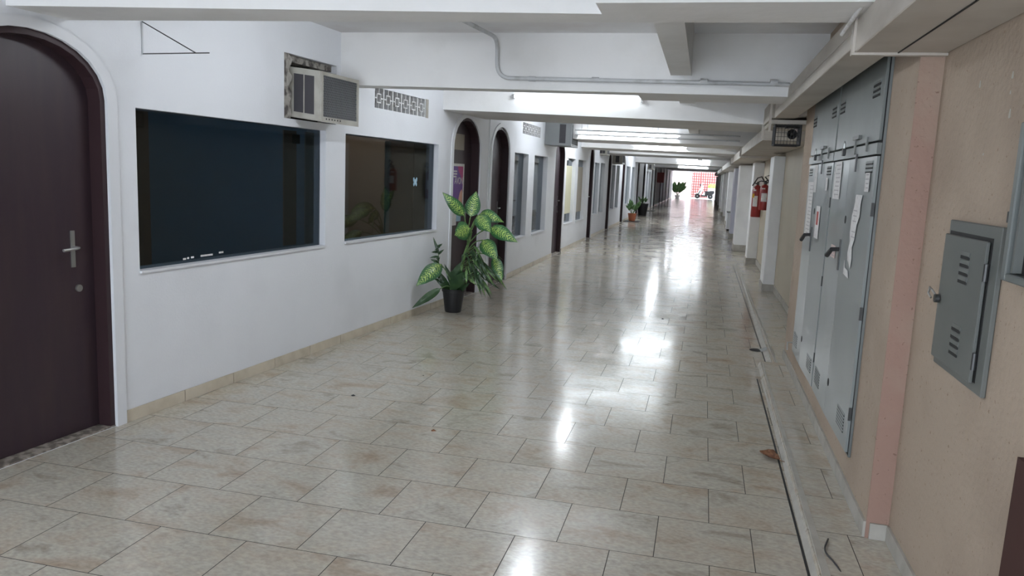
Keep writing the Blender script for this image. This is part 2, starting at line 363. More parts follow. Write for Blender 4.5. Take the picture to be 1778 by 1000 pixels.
# skirting tiles of the left wall, split by the doors
def skirting(name, f, spans, step, h=.082):
    mb = MB(f); mb2 = MB(f)
    for a0, a1 in spans:
        a = a0
        mb2.box(a0, a1, .0003, .004, .001, h-.003)
        while a < a1-.01:
            b = min(a+step, a1); mb.box(a+.004, b-.004, .0045, .012, .001, h); a = b
    mb2.build('trim_5', 'black', kind='structure')
    return mb.build(name, 'baset', kind='structure')
skirting('baseboard_left', FA, [(0, d2[0]-.0)], .533)
sp = []; p = 10.82
for d in doors_far: 
    if d[0] > p+.02: sp.append((p, d[0]))
    p = d[1]
sp.append((p, END)); skirting('baseboard_left.001', FB, sp, .533)

def door(idx, f, d, rec=.12, handle=None, thick=.045, moulding=True, label=None, detail=True):
    a0, a1, zs, zt = d
    org = f(((a0+a1)/2, -rec, 0))
    t = thing('door_%d' % idx, label, None, org, kind='structure')
    fw = .035
    inner = arch(a0+fw, a1-fw, zs, zt-fw, z0=.012)
    MB(f).prism(inner, -rec-thick, -rec).build('door_leaf', 'door', t)
    out = arch(a0, a1, zs, zt, z0=.002)
    # frame ring
    mb = MB(f); n = len(out); inn = arch(a0+fw, a1-fw, zs, zt-fw, z0=.002)
    vs = [(a, -.008, c) for a, c in out]+[(a, -.008, c) for a, c in inn]+[(a, -rec-.06, c) for a, c in out]+[(a, -rec-.06, c) for a, c in inn]
    fs = []
    for i in range(n):
        if i == 0: continue
        j = (i+1) % n
        fs += [(i, j, n+j, n+i), (2*n+i, 3*n+i, 3*n+j, 2*n+j), (n+i, n+j, 3*n+j, 3*n+i), (i, 2*n+i, 2*n+j, j)]
    mb.add(vs, fs); mb.build('door_frame', 'doorframe', t)
    MB(f).box(a0, a1, -.2, -.005, .0006, .010).build('threshold', 'dirt', t)
    if moulding:
        mw = .075
        o2 = arch(a0-mw, a1+mw, zs, zt+mw*.8, z0=.0); o1 = arch(a0, a1, zs, zt, z0=.0)
        mb = MB(f)
        vs = [(a, .014, c) for a, c in o1]+[(a, .014, c) for a, c in o2]+[(a, 0, c) for a, c in o1]+[(a, 0, c) for a, c in o2]
        fs = []
        for i in range(1, n):
            j = (i+1) % n
            fs += [(i, j, n+j, n+i), (n+i, n+j, 3*n+j, 3*n+i), (i, 2*n+i, 2*n+j, j)]
        mb.add(vs, fs); mb.build('moulding', 'trimw', t, label='white plaster moulding')
    if detail:
        ha = a1-.05-.135; hz = 1.155
        h = MB(f).box(ha-.014, ha+.014, -rec, -rec+.006, hz-.12, hz+.10).build('handle', 'steel', t, label='chrome lever handle')
        MB(f).tube([(ha, -rec, hz), (ha, -rec+.05, hz), (ha-.02, -rec+.055, hz-.002), (ha-.11, -rec+.052, hz-.008)], .009).build('lever', 'steel', h, smooth=True)
        MB(f).tube([(ha+.03, -rec, .905), (ha+.03, -rec+.012, .905)], .022, 16).build('lock_cylinder', 'steel', t, smooth=True, label='round steel lock')
    return t
DOORS = [door(1, FA, d1, rec=.10), door(2, FA, d2, rec=.12)]
for i, d in enumerate(doors_far): DOORS.append(door(i+3, FB, d, rec=.10 if i else .12, detail=i < 3, moulding=(i != 1)))

def window(idx, f, h, rec=.075, glass='glass', parts=None):
    a0, a1, z0, z1 = h
    t = thing('window_%d' % idx, None, None, f(((a0+a1)/2, -rec, z0)), kind='structure')
    MB(f).box(a0, a1, -rec-.008, -rec, z0, z1).build('pane', glass, t)
    MB(f).box(a0, a1, -rec, .016, z0-.012, z0+.004).build('sill', 'trimw', t)
    for k, (b0, b1, y0, y1, m, nm, off) in enumerate(parts or []):
        MB(f).box(b0, b1, -rec-off-.01, -rec-off, y0, y1).build(nm, m, t)
    return t
# window 1: dark office with a pale frame upright and a small notice seen through the right side
W1 = window(1, FA, win_near[0], .06, parts=[(1.98, 2.17, .99, 1.99, 'interior', 'blind_strip', .10), (2.25, 2.385, .99, 1.99, 'curtain2', 'curtain_strip', .06)])
def room_fill_light(x, y, e):
    l = bpy.data.lights.new('office_fill_light', 'POINT'); l.energy = e; l.shadow_soft_size = .15; l.color = (1, .95, .88)
    o = bpy.data.objects.new('office_fill_light', l); COL.objects.link(o); o.location = (x, y, 2.6)
room_fill_light(-4.9, 3.0, 20); room_fill_light(-4.7, 9.4, 17); room_fill_light(-3.9, 14, 2.5); room_fill_light(-3.9, 19, 2.5); room_fill_light(-3.9, 25, 6); room_fill_light(-3.9, 32, 8)  # added unseen fill lights, brightening the rooms behind the panes
MB(FA).box(2.09, 2.2, -.15, -.145, 1.88, 1.96).build('notice', 'black', W1)
W2 = window(2, FA, win_near[1], .06, parts=[(3.98, 4.10, .98, 2.0, 'curtain2', 'curtain_strip', .16), (4.60, 4.93, .98, 2.0, 'interior', 'blind_strip', .10)])
far_parts = {0: [], 1: [], 2: [(17.27, 18.5, .82, 1.93, 'curtain', 'blind', .004)], 3: [(18.91, 20.2, .80, 1.93, 'curtain2', 'blind', .004)]}
for i, h in enumerate(wins_far):
    pr = far_parts.get(i)
    if pr is None: pr = [(h[0]+.01, h[1]-.01, h[2]+.01, h[3]-.01, ['curtainblue', 'curtain2'][i % 2] if i < 8 else 'curtainblue', 'blind', .01)]
    wd = window(i+3, FB, h, .09, 'glassclear' if i > 3 else 'glass', None if i in (2, 3) else pr)
    if i in (2, 3):
        for b0, b1, y0, y1, m, nm, off in pr: MB(FB).box(b0, b1, -.088, -.080, y0, y1).build(nm, m, wd)
# white worn letters at the foot of window 1 and faded letters on window 2 are marks on the panes
mb = MB(FA)
for a, wd_, z in ((.62, .03, 1.005), (.66, .02, 1.008), (.70, .03, 1.01), (.80, .13, 1.012), (1.0, .05, 1.02)): mb.box(a, a+wd_, -.0595, -.058, z-.006, z+.007)
mb.build('worn_lettering', 'paper', W1)
# butterfly sticker on window 2
bs = thing('butterfly_sticker', 'small pale blue butterfly sticker on the second dark window', 'sticker', FA((4.42, -.05, 1.55)))
for sx in (-1, 1):
    mb = MB(FA); c = 4.42
    pts = [(c, 1.57), (c+sx*.03, 1.61), (c+sx*.055, 1.60), (c+sx*.05, 1.565), (c+sx*.035, 1.555), (c+sx*.05, 1.53), (c+sx*.035, 1.505), (c+sx*.012, 1.52), (c, 1.545)]
    mb.prism(pts, -.0595, -.058); mb.build('wing', 'lightblue', bs)
MB(FA).box(4.417, 4.423, -.0585, -.056, 1.53, 1.59).build('body', 'paper', bs)

# ------------------------------------------------------------------ ceiling beams
def beam(name, poly_y, xr, zb, notch=None):
    """beam across the corridor; poly_y = [(x, y_near, y_far)], zb = (z at left, z at right)"""
    mb = MB()
    for (x0, n0, f0), (x1, n1, f1) in zip(poly_y[:-1], poly_y[1:]):
        if x1-x0 < .002: continue
        za = zb[0]+(zb[1]-zb[0])*(x0+3.5)/4.7; zc = zb[0]+(zb[1]-zb[0])*(x1+3.5)/4.7
        mb.hexa([(x0, n0, za), (x1, n1, zc), (x1, f1, zc), (x0, f0, za), (x0, n0, ZS), (x1, n1, ZS), (x1, f1, ZS), (x0, f0, ZS)])
    return mb.build(name, 'beam', kind='structure')
beam('ceiling_beam', [(-3.62, .9, 1.3), (1.2, .9, 1.3)], None, (2.50, 2.50))
beam('ceiling_beam', [(-3.60, 3.41, 3.79), (-.52, 3.70, 3.90), (-.518, 3.47, 3.90), (1.2, 3.50, 3.93)], None, (2.45, 2.45))
beam('ceiling_beam', [(-3.36, 6.74, 6.98), (-.62, 6.77, 6.98), (-.618, 6.77, 7.40), (1.2, 6.80, 7.40)], None, (2.445, 2.41))
beam('ceiling_beam', [(-3.19, 9.13, 10.62), (1.2, 9.20, 10.70)], None, (2.44, 2.35))
beam('ceiling_beam', [(-3.03, 14.9, 16.4), (1.2, 14.9, 16.4)], None, (2.42, 2.36))
beam('ceiling_beam', [(-3.03, 19.2, 21.0), (1.2, 19.2, 21.0)], None, (2.42, 2.36))
beam('ceiling_beam', [(-3.03, 23.3, 25.6), (1.2, 23.3, 25.6)], None, (2.42, 2.38))
beam('ceiling_beam', [(-3.03, 34.7, 38.0), (1.2, 34.7, 38.0)], None, (2.42, 2.36))
beam('ceiling_beam', [(-3.03, 48, 52), (1.2, 48, 52)], None, (2.45, 2.4))
beam('ceiling_beam', [(-3.03, 62, END), (1.2, 62, END)], None, (2.56, 2.56))
MB().box(-.345, -.175, 3.9, 61.9, 2.57, ZS-.001).build('ceiling_beam', 'beam', kind='structure')

# ------------------------------------------------------------------ right walls
MB().box(.98, 1.4, -3, 3.85, 0, ZS).build('wall_right', 'beige', kind='structure', bevel=0)
MB().box(.885, 1.4, 3.851, 7.85, 0, ZS).build('wall_right.001', 'beige', kind='structure')
MB().box(.8795, .9795, 3.845, 3.8508, 0, ZS).build('wall_right.002', 'pink', kind='structure')
MB().box(.8805, .8846, 3.851, 7.85, 0, ZS).build('wall_right.003', 'beige', kind='structure')
MB().box(1.19, 1.4, 7.85, 20.0, 0, ZS).build('wall_right.004', 'olive', kind='structure')
MB().box(1.2, 1.4, 20.0, END, 0, ZS).build('wall_right.005', 'column', kind='structure')
# raised step along the right wall, its pale marble edge and the skirting
def step_mesh():
    mb = MB()
    mb.hexa([(.60, 3.35, 0), (.62, 7.55, 0), (.885, 7.55, 0), (.885, 3.35, 0), (.615, 3.35, .04), (.64, 7.55, .04), (.885, 7.55, .04), (.885, 3.35, .04)])
    mb.hexa([(.885, 3.35, 0), (.885, 3.845, 0), (.98, 3.845, 0), (.98, 3.35, 0), (.885, 3.35, .04), (.885, 3.845, .04), (.98, 3.845, .04), (.98, 3.35, .04)])
    mb.hexa([(.75, 7.55, 0), (.79, 17.0, 0), (1.19, 17.0, 0), (1.19, 7.55, 0), (.75, 7.55, .0399), (.79, 17, .004), (1.19, 17, .004), (1.19, 7.55, .0399)])
    return mb.build('floor_step', 'tile', kind='structure')
step_mesh()
mb = MB(); mb.hexa([(.588, 3.35, 0), (.617, 7.0, 0), (.66, 7.54, 0), (.66, 3.35, 0), (.624, 3.35, .0415), (.645, 7.0, .0415), (.66, 7.54, .0415), (.66, 3.35, .0415)])
mb.hexa([(.708, 7.56, 0), (.745, 17, 0), (.80, 17, 0), (.80, 7.56, 0), (.775, 7.56, .0412), (.79, 17, .005), (.80, 17, .005), (.80, 7.56, .0412)])
mb.build('trim_1', 'marble', kind='structure')
mb = MB(); mb.box(.575, .587, 3.4, 7.0, .0003, .0012).box(.697, .707, 7.6, 16.8, .0003, .0012); mb.build('trim_2', 'black', kind='structure')
mb = MB()
y = 3.851
while y < 7.84: mb.box(.868, .88, y+.0015, min(y+.52, 7.85)-.0015, .041, .12); y += .52
mb.box(.895, .972, 3.833, 3.8445, .041, .12)
y = 3.35
while y > -2.9: mb.box(.968, .9795, y-.52+.0015, y-.0015, .002, .10); y -= .52
mb.box(.968, .9795, 3.352, 3.83, .041, .12)
y = 7.852
while y < 20: mb.box(1.178, 1.1895, y+.0015, min(y+.52, 20)-.0015, .041 if y < 12 else .02, .125); y += .52
mb.build('baseboard_right', 'marble', kind='structure')

# columns along the right
cols = [(12.84, 13.5, 1.02, 'column'), (17.2, 17.8, .985, 'column'), (20.3, 21.2, .83, 'column'), (24.6, 25.6, .86, 'lilac'), (32.5, 33.4, .92, 'column'), (37.0, 38.0, .92, 'column'),
        (42, 43, .92, 'column'), (47.5, 48.5, .92, 'column'), (54, 55, .92, 'column'), (61, 62, .92, 'column'), (69, 70, .92, 'column')]
for i, (y0, y1, x, m) in enumerate(cols):
    MB().box(x, 1.195, y0, y1, 0, 2.145).build('wall_column', m, kind='structure', bevel=.012, seg=2)
    bh = .13 if i < 2 else .16
    mb = MB(); mb.box(x-.013, x-.001, y0-.012, y1, .001, bh).box(x+.002, 1.18, y0-.013, y0-.001, .001, bh); mb.build('baseboard_column', 'marble', kind='structure')

# ------------------------------------------------------------------ sheet metal ducts along the right beam line
def duct(label, y0, y1, x0, x1, z0, z1, flange=True):
    t = thing('cable_duct', label, 'duct', ((x0+x1)/2, (y0+y1)/2, z0))
    MB().box(x0, x1, y0, y1, z0, z1).build('casing', 'duct', t, bevel=.004)
    if flange:
        for y in (y0+.02, y1-.02):
            MB().box(x0-.012, x1, y-.02, y+.02, z0-.012, z0-.0005).box(x0-.012, x0-.0005, y-.02, y+.02, z0, z1).build('flange', 'duct', t)
    return t
du = duct('nearest grey beige cable duct boxed under the beam above the small grey panel', -2.9, 3.84, .60, .978, 2.302, 2.448)
MB().box(.775, .781, -2.8, 3.82, 2.298, 2.3015).build('seam', 'black', du)
duct('long cable duct running beside the top of the tall grey cabinets', 3.95, 7.96, .60, .79, 2.335, 2.408, False)
MB().box(.60, .79, 3.95, 6.79, 2.4085, 2.495).box(.60, .79, 7.41, 7.96, 2.4085, 2.495).build('trim_4', 'duct', kind='structure')
d3 = thing('cable_duct', 'wide cable duct box just past the cabinets, over the black wire cage', 'duct', (.78, 10, 2.34))
MB().hexa([(.575, 8.0, 2.34), (.98, 8.0, 2.375), (.98, 9.1, 2.375), (.575, 9.1, 2.34), (.575, 8.0, 2.52), (.98, 8.0, 2.56), (.98, 9.1, 2.56), (.575, 9.1, 2.52)]).build('casing', 'duct', d3, bevel=.004)
MB().box(.59, 1.18, 8.12, 9.1, 2.292, 2.335).build('lower_casing', 'duct', d3, bevel=.004)
duct('cable duct over the first white column', 9.15, 14.8, .60, 1.185, 2.20, 2.335)
duct('cable duct section past the fire extinguishers, under the fourth beam', 15.0, 21.5, .62, 1.185, 2.18, 2.34)
duct('far cable duct section near the lilac column', 21.8, 34.0, .66, 1.185, 2.17, 2.34)
duct('distant cable duct section halfway along the right side', 34.3, 48.5, .68, 1.185, 2.15, 2.34)
duct('most distant cable duct section, next to the exit', 48.8, 61.8, .70, 1.185, 2.15, 2.34)

# ------------------------------------------------------------------ fluorescent tubes
def tube_light(x0, x1, y, z, label, dz=0, m='tube'):
    t = thing('fluorescent_tube', label, 'light', ((x0+x1)/2, y, z), 'fluorescent tubes on the ceiling beams')
    MB().tube([(x0, y, z), (x1, y, z+dz)], .017, 12).build('tube', m, t, smooth=True, label='glowing white tube')
    for x, zz in ((x0, z), (x1, z+dz)):
        MB().box(x-.028, x-.001, y-.016, y+.046, zz-.02, zz+.02).build('lamp_holder', 'steel', t) if x == x0 else MB().box(x+.001, x+.028, y-.016, y+.046, zz-.02, zz+.02).build('lamp_holder', 'steel', t)
    return t
tube_light(-2.26, -.78, 9.10, 2.605, 'nearest lit fluorescent tube, on the beam face above the second doorway', -.02)
tube_light(-2.40, -.55, 14.85, 2.47, 'lit fluorescent tube on the fourth beam, second one along the corridor', 0, 'tube6')
tube_light(-1.72, -.50, 19.15, 2.46, 'lit fluorescent tube on the fifth beam, third one along the corridor', 0, 'tube3')
tube_light(-1.2, .12, 34.65, 2.45, 'fourth lit fluorescent tube, far down the corridor', 0, 'tube3')
tube_light(-1.6, .1, 47.95, 2.50, 'most distant lit fluorescent tube, near the exit', 0, 'tube3')
tube_light(-2.3, -.9, .86, 2.66, 'added unseen fluorescent tube on the beam behind the viewer', 0, 'tube3')  # added out of view to brighten the near walls and beams

def bay_tube(x, y0, y1, label, m='tube2'):
    t = thing('fluorescent_tube', label, 'light', (x, (y0+y1)/2, 2.85), 'fluorescent tubes up in the ceiling bays')
    MB().tube([(x, y0, 2.845), (x, y1, 2.845)], .017, 12).build('tube', m, t, smooth=True, label='glowing white tube')
    for y in (y0-.03, y1+.002): MB().box(x-.02, x+.02, y, y+.028, 2.82, 2.909).build('lamp_holder', 'steel', t)
bay_tube(-1.7, 4.35, 5.55, 'lit tube up in the first ceiling bay, behind the front beam', 'tube4')
bay_tube(-1.7, 7.45, 8.65, 'added hidden tube up in the second ceiling bay, behind the conduit beam', 'tube4')  # added fill, hidden by the beam, lights the near corridor
bay_tube(-2.1, 12.6, 13.8, 'lit tube up in the third ceiling bay, before the fourth beam', 'tube5')
bay_tube(-2.1, 16.9, 18.1, 'added hidden tube up in the bay just past the fourth beam')  # added fill, out of sight, for the middle of the corridor
bay_tube(-1.45, 21.6, 22.8, 'lit tube up in the bay past the fifth beam', 'tube4')
bay_tube(-1.7, 28.5, 29.7, 'added hidden tube up in the long far bay')  # added fill for the far walls, hidden above the beams
bay_tube(-1.7, 32, 33.2, 'second added hidden tube up in the long far bay')  # another added fill tube, also out of sight
bay_tube(-1.7, 42, 43.2, 'added hidden tube up in the bay near the exit')  # added unseen fill for the last stretch

# ------------------------------------------------------------------ conduits
def bend(p, q, r_, n=6):  # nothing fancy: quarter curve between two directions through a corner
    return None
def curve_pts(pts, r=.12, n=6):
    out = [Vector(pts[0])]
    for i in range(1, len(pts)-1):
        a, b, c = Vector(pts[i-1]), Vector(pts[i]), Vector(pts[i+1])
        d0 = (a-b).normalized(); d1 = (c-b).normalized(); rr = min(r, (a-b).length*.45, (c-b).length*.45)
        p0 = b+d0*rr; p1 = b+d1*rr
        for k in range(n+1):
            t = k/n; out.append(p0*(1-t)**2+b*2*t*(1-t)+p1*t*t)
    out.append(Vector(pts[-1])); return out
cd = thing('electrical_conduit', 'grey conduit dropping down the second beam and running right under the ceiling', 'pipe', (-.6, 6.75, 2.52))
MB().tube(curve_pts([(-1.92, 5.9, 2.86), (-1.84, 6.72, 2.86), (-1.84, 6.735, 2.525), (.60, 6.735, 2.505)], .13), .017, 10).build('pipe', 'pipe', cd, smooth=True)
for x in (-1.55, -1.0, -.1, .45): MB().tube([(x, 6.735, 2.522), (x+.06, 6.735, 2.521)], .022, 12).build('coupling', 'pipe', cd, smooth=True)
MB().tube([(-1.95, 5.75, 2.86), (-1.92, 5.9, 2.86)], .026, 12).build('end_fitting', 'paper', cd, smooth=True, label='white open pipe end')
MB().tube([(-1.951, 5.745, 2.86), (-1.948, 5.757, 2.86)], .018, 10).build('opening', 'black', cd)
for k, (z, r) in enumerate(((2.55, .014), (2.47, .014))):
    c = MB().tube([(-2.42, 14.53+.06*k, z), (.55, 14.53+.06*k, z-.03)], r, 8).build('electrical_conduit', 'pipe', smooth=True)
    recenter(c)
    for q in (-2.3+k*.1, -.9-k*.1): MB().box(q, q+.012, 14.525+.06*k, 14.535+.06*k, z-.01, 2.909).build('hanger', 'pipe', c)
    tag(c, ['upper', 'lower'][k]+' of the two thin conduits crossing just past the third beam', 'pipe')
dc = thing('electrical_conduit', 'white pipe stub lying over the front edge of the nearest cable duct', 'pipe', (.55, 3.9, 2.4))
MB().tube([(.585, 3.45, 2.475), (.575, 3.70, 2.445), (.56, 3.95, 2.405)], .010, 10).build('pipe', 'paper', dc, smooth=True)
for i, (y, x) in enumerate(((7.9, .55), (9.2, .57), (15.3, .59))):
    h = MB().box(x, x+.02, y, y+.02, 2.2, 2.909 if i == 0 else 2.42).build('duct_hanger', 'duct')
    recenter(h); tag(h, ['upright metal hanger strip at the corner of the duct beside the tall cabinets', 'upright hanger strip on the duct under the third beam', 'upright hanger strip on the duct under the fourth beam'][i], 'bracket')

# ------------------------------------------------------------------ tall grey cabinets
def louvers(f, a0, a1, z0, z1, n, out, name, m, parent, lm='black'):
    mb = MB(f); mk = MB(f)
    h = (z1-z0)/n
    for k in range(n):
        zb = z0+k*h
        mb.hexa([(a0, out, zb+h*.25), (a1, out, zb+h*.25), (a1, out+.006, zb+h*.35), (a0, out+.006, zb+h*.35),
                 (a0, out, zb+h*.9), (a1, out, zb+h*.9), (a1, out+.002, zb+h*.9), (a0, out+.002, zb+h*.9)])
        mk.box(a0, a1, out-.001, out+.004, zb-h*.05, zb+h*.36)
    o = mb.build(name, m, parent); mk.build('louver_slot', lm, o); return o
def cabinet(label, y0, y1, near):
    t = thing('electrical_cabinet', label, 'cabinet', (.87, (y0+y1)/2, .3))
    f = FR
    MB(f).box(y0-.006, y1, -.009, .004, .262 if near else .285, 2.47).build('frame', 'cab2', t)
    MB(f).box(y0-.004, y1-.004, .004, .0055, .272, 2.462).build('gap', 'black', t, label='dark gap round the doors')
    up = MB(f).box(y0+.008, y1-.02, .006, .022, 1.955, 2.40).build('upper_door', 'cab2', t, bevel=.003)
    MB(f).box(y0+.004, y1-.012, .006, .022, 2.405, 2.455).build('top_rail', 'cab2', t)
    MB(f).box(y0-.004, y1-.01, .006, .028, 1.885, 1.942).build('middle_rail', 'cab2', t)
    ym = (y0+y1)/2+.05
    lo = MB(f).hexa([(y0+.008, .006, .285), (ym, .006, .285), (ym, .026, .285), (y0+.008, .020, .285), (y0+.008, .006, 1.875), (ym, .006, 1.875), (ym, .026, 1.875), (y0+.008, .020, 1.875)]).build('lower_door', 'cab', t)
    lf = MB(f).hexa([(ym+.002, .006, .285), (y1-.02, .006, .285), (y1-.02, .020, .285), (ym+.002, .026, .285), (ym+.002, .006, 1.875), (y1-.02, .006, 1.875), (y1-.02, .020, 1.875), (ym+.002, .026, 1.875)]).build('lower_door', 'cab', t)
    L_ = y1-y0
    for a in (.07, .83): louvers(f, y0+a*L_, y0+a*L_+.17, 2.19, 2.275, 3, .022, 'louver', 'cab2', up)
    louvers(f, y0+.06*L_, y0+.06*L_+.18, 1.79, 1.855, 3, .020, 'louver', 'cab', lo); louvers(f, y1-.26, y1-.08, 1.79, 1.855, 3, .020, 'louver', 'cab', lf)
    louvers(f, y0+.08*L_, y0+.08*L_+.22, .36, .47, 6, .020, 'louver', 'cab', lo); louvers(f, y1-.33, y1-.11, .36, .47, 6, .020, 'louver', 'cab', lf)
    # round inspection holes, swing handle, hinges
    hc = ym-.045 if near else ym-.02
    for z in (1.515, .50): MB(f).tube([(hc, .020, z), (hc, .0275, z)], .024, 14).build('knockout', 'black', lo if hc < ym else lf)
    hd = MB(f).box(ym+.0, ym+.03, .026, .034, 1.20, 1.39).build('lock_plate', 'darksteel', lo)
    MB(f).tube([(ym+.015, .03, 1.33), (ym+.03, .075, 1.325), (ym+.12, .085, 1.28)], [.012, .014, .016], 8).build('swing_handle', 'blackplastic', hd, smooth=True)
    for z in (.5, 1.05, 1.6): MB(f).box(y0-.004, y0+.004, .010, .024, z-.035, z+.035).build('hinge', 'darksteel', t)
    # hasps and padlock over the middle rail
    yc = y0+.42*L_
    MB(f).box(yc-.11, yc+.08, .022, .040, 1.985, 2.006).build('hasp_bar', 'panelgrey', up)
    MB(f).box(yc+.0, yc+.03, .028, .036, 1.90, 1.985).build('hasp', 'panelgrey', t)
    MB(f).box(yc-.08, yc-.055, .028, .036, 1.80, 1.90).build('latch', 'darksteel', t)
    MB(f).box(yc-.34, yc-.31, .028, .036, 1.905, 1.985).build('hasp', 'panelgrey', t)
    return t, lo, lf, ym
C1, lo1, lf1, ym1 = cabinet('nearer tall grey metal cabinet with torn papers on its doors', 4.36, 5.74, True)
C2, lo2, lf2, ym2 = cabinet('farther tall grey metal cabinet with long paper notices', 5.76, 7.05, False)
MB(FR).box(6.4, 7.3, -.008, -.002, .3, 2.45) 
def padlock(y, z, label):
    t = thing('padlock', label, 'padlock', FR((y, .05, z)))
    MB(FR).box(y-.025, y+.025, .040, .058, z-.045, z).build('body', 'blackplastic', t, bevel=.004)
    MB(FR).tube([(y-.016, .049, z), (y-.016, .049, z+.03), (y, .049, z+.043), (y+.016, .049, z+.03), (y+.016, .049, z)], .004, 8).build('shackle', 'steel', t, smooth=True)
padlock(5.22, 1.945, 'black padlock hanging on the nearer tall cabinet between upper and lower doors')
padlock(6.52, 1.95, 'small padlock hanging on the farther tall cabinet between upper and lower doors')
def paper(label, poly, m='paper', lines=None, out=.0275, ink='ink'):
    cx = sum(p[0] for p in poly)/len(poly); zb = min(p[1] for p in poly)
    t = thing('paper_notice', label, 'paper', FR((cx, out, zb)), 'papers stuck on the tall cabinets')
    MB(FR).prism(poly, out, out+.0012).build('sheet', m, t)
    if lines:
        mb = MB(FR)
        for a0, a1, z in lines: mb.box(a0, a1, out+.0012, out+.0018, z-.003, z+.003)
        mb.build('printing', ink, t)
def ln(a0, a1, z0, z1, n): return [(a0+random.uniform(0, .01), a1-random.uniform(0, (a1-a0)*.4), z0+(z1-z0)*k/(n-1)) for k in range(n)]
paper('long white strip of paper on the nearer cabinet top, beside its left louvers', rect(5.36, 5.62, 1.63, 1.872), lines=ln(5.40, 5.58, 1.66, 1.85, 8))
paper('small white label under the right louvers of the nearer cabinet', rect(4.46, 4.57, 1.69, 1.79), lines=ln(4.47, 4.56, 1.71, 1.78, 4))
paper('large torn white paper strip running down the nearer cabinet', [(4.60, 1.67), (4.78, 1.67), (4.80, 1.60), (4.84, 1.55), (4.85, 1.45), (4.82, 1.40), (4.86, 1.33), (4.84, 1.29), (4.78, 1.27), (4.74, 1.25), (4.72, 1.31), (4.75, 1.37), (4.70, 1.42), (4.68, 1.50), (4.62, 1.55), (4.63, 1.62)],
      lines=[(4.70, 4.80, z) for z in (1.58, 1.55, 1.52, 1.46, 1.43)])
paper('small torn white scrap below the long torn paper', [(4.93, 1.28), (4.90, 1.24), (4.80, 1.23), (4.76, 1.19), (4.93, 1.20)])
paper('pinkish label beside the handle of the nearer cabinet', rect(5.29, 5.46, 1.255, 1.335), 'paperpink', lines=ln(5.31, 5.43, 1.27, 1.32, 3))
paper('long narrow notice on the left of the farther cabinet', rect(6.60, 6.90, 1.30, 1.74), lines=ln(6.63, 6.85, 1.33, 1.71, 14))
paper('shiny reflective strip of paper at the top left of the farther cabinet', rect(6.45, 6.62, 1.66, 1.872))
paper('notice with a red picture on the farther cabinet', rect(6.12, 6.32, 1.32, 1.56), lines=None)
MB(FR).box(6.18, 6.27, .0289, .0294, 1.42, 1.52).build('picture', 'redink', [o for o in bpy.data.objects if o.name.startswith('paper_notice')][-1])
paper('small label under the right louvers of the farther cabinet', rect(5.90, 5.98, 1.68, 1.77))
mb = MB(FR)

# ------------------------------------------------------------------ small grey panel and the neighbouring meter box on the near right wall
pn = thing('electrical_box', 'small dark grey metal electrical box with vent slots on the near right wall', 'electrical box', (.98, 3.15, 1.02))
MB(FN).box(2.86, 3.42, .001, .018, 1.02, 1.60).build('frame', 'panelgrey', pn, bevel=.003)
MB(FN).box(2.925, 3.40, .018, .0195, 1.055, 1.558).build('gap', 'black', pn)
dr = MB(FN).box(2.94, 3.41, .0205, .033, 1.05, 1.545).build('panel_door', 'panelgrey', pn, bevel=.003)
for z0 in (1.385, 1.115):
    for k in range(4):
        z = z0+k*.03
        MB(FN).hexa([(3.09, .033, z), (3.185, .033, z), (3.185, .037, z+.004), (3.09, .037, z+.004), (3.09, .033, z+.018), (3.185, .033, z+.018), (3.185, .035, z+.018), (3.09, .035, z+.018)]).build('louver', 'panelgrey', dr)
        MB(FN).box(3.092, 3.183, .0325, .0372, z-.008, z+.0035).build('louver_slot', 'black', dr)
for z in (1.13, 1.44): MB(FN).tube([(2.932, .028, z-.03), (2.932, .028, z+.03)], .008, 8).build('hinge', 'darksteel', pn, smooth=True)
pk = thing('padlock', 'small padlock on the edge of the small dark grey panel', 'padlock', FN((3.40, .05, 1.29)))
MB(FN).tube([(3.385, .036, 1.285), (3.385, .052, 1.285)], .017, 14).build('body', 'darksteel', pk, smooth=True)
MB(FN).tube([(3.40, .04, 1.29), (3.42, .055, 1.315), (3.455, .055, 1.32), (3.465, .055, 1.295), (3.44, .05, 1.28)], .0045, 8).build('shackle', 'steel', pk, smooth=True)
bx = thing('meter_box', 'dark metal meter box cut off by the right edge, beside the small grey panel', 'box', (.95, 2.55, 1.45))
MB(FN).box(2.70, 2.735, .001, .05, 1.44, 1.93).box(2.2, 2.70, .001, .05, 1.44, 1.465).box(2.2, 2.70, .001, .05, 1.90, 1.93).build('frame', 'cab2', bx, bevel=.004)
MB(FN).box(2.2, 2.70, .001, .02, 1.465, 1.90).build('back', 'black', bx)
MB(FN).box(2.655, 2.67, .02, .045, 1.47, 1.895).build('bar', 'panelgrey', bx)
MB(FN).box(2.735, 2.76, .01, .045, 1.62, 1.655).build('latch', 'darksteel', bx)
# brown door frame cut off at the lower right
br = thing('door_20', None, None, (.97, 2.1, 0), kind='structure')
MB(FN).hexa([(1.7, .001, .0), (2.50, .001, .0), (2.50, .03, .0), (1.7, .03, .0), (1.7, .001, .95), (2.47, .001, .95), (2.47, .03, .95), (1.7, .03, .95)]).build('door_leaf', 'brownpanel', br)

mb = MB(FN)
for y, z, a, h in ((3.336, 2.115, .010, .022), (3.01, 2.107, .010, .020), (3.01, 2.050, .006, .010), (2.99, 1.978, .011, .026), (3.20, 1.85, .006, .008)):
    mb.prism([(y+a*math.cos(t)*(.7+.3*math.sin(3*t+y)), z+h*math.sin(t)*(.8+.2*math.cos(2*t))) for t in [2*PI*i/10 for i in range(10)]], .0003, .0012)
mb.build('trim_7', 'marble', kind='structure')

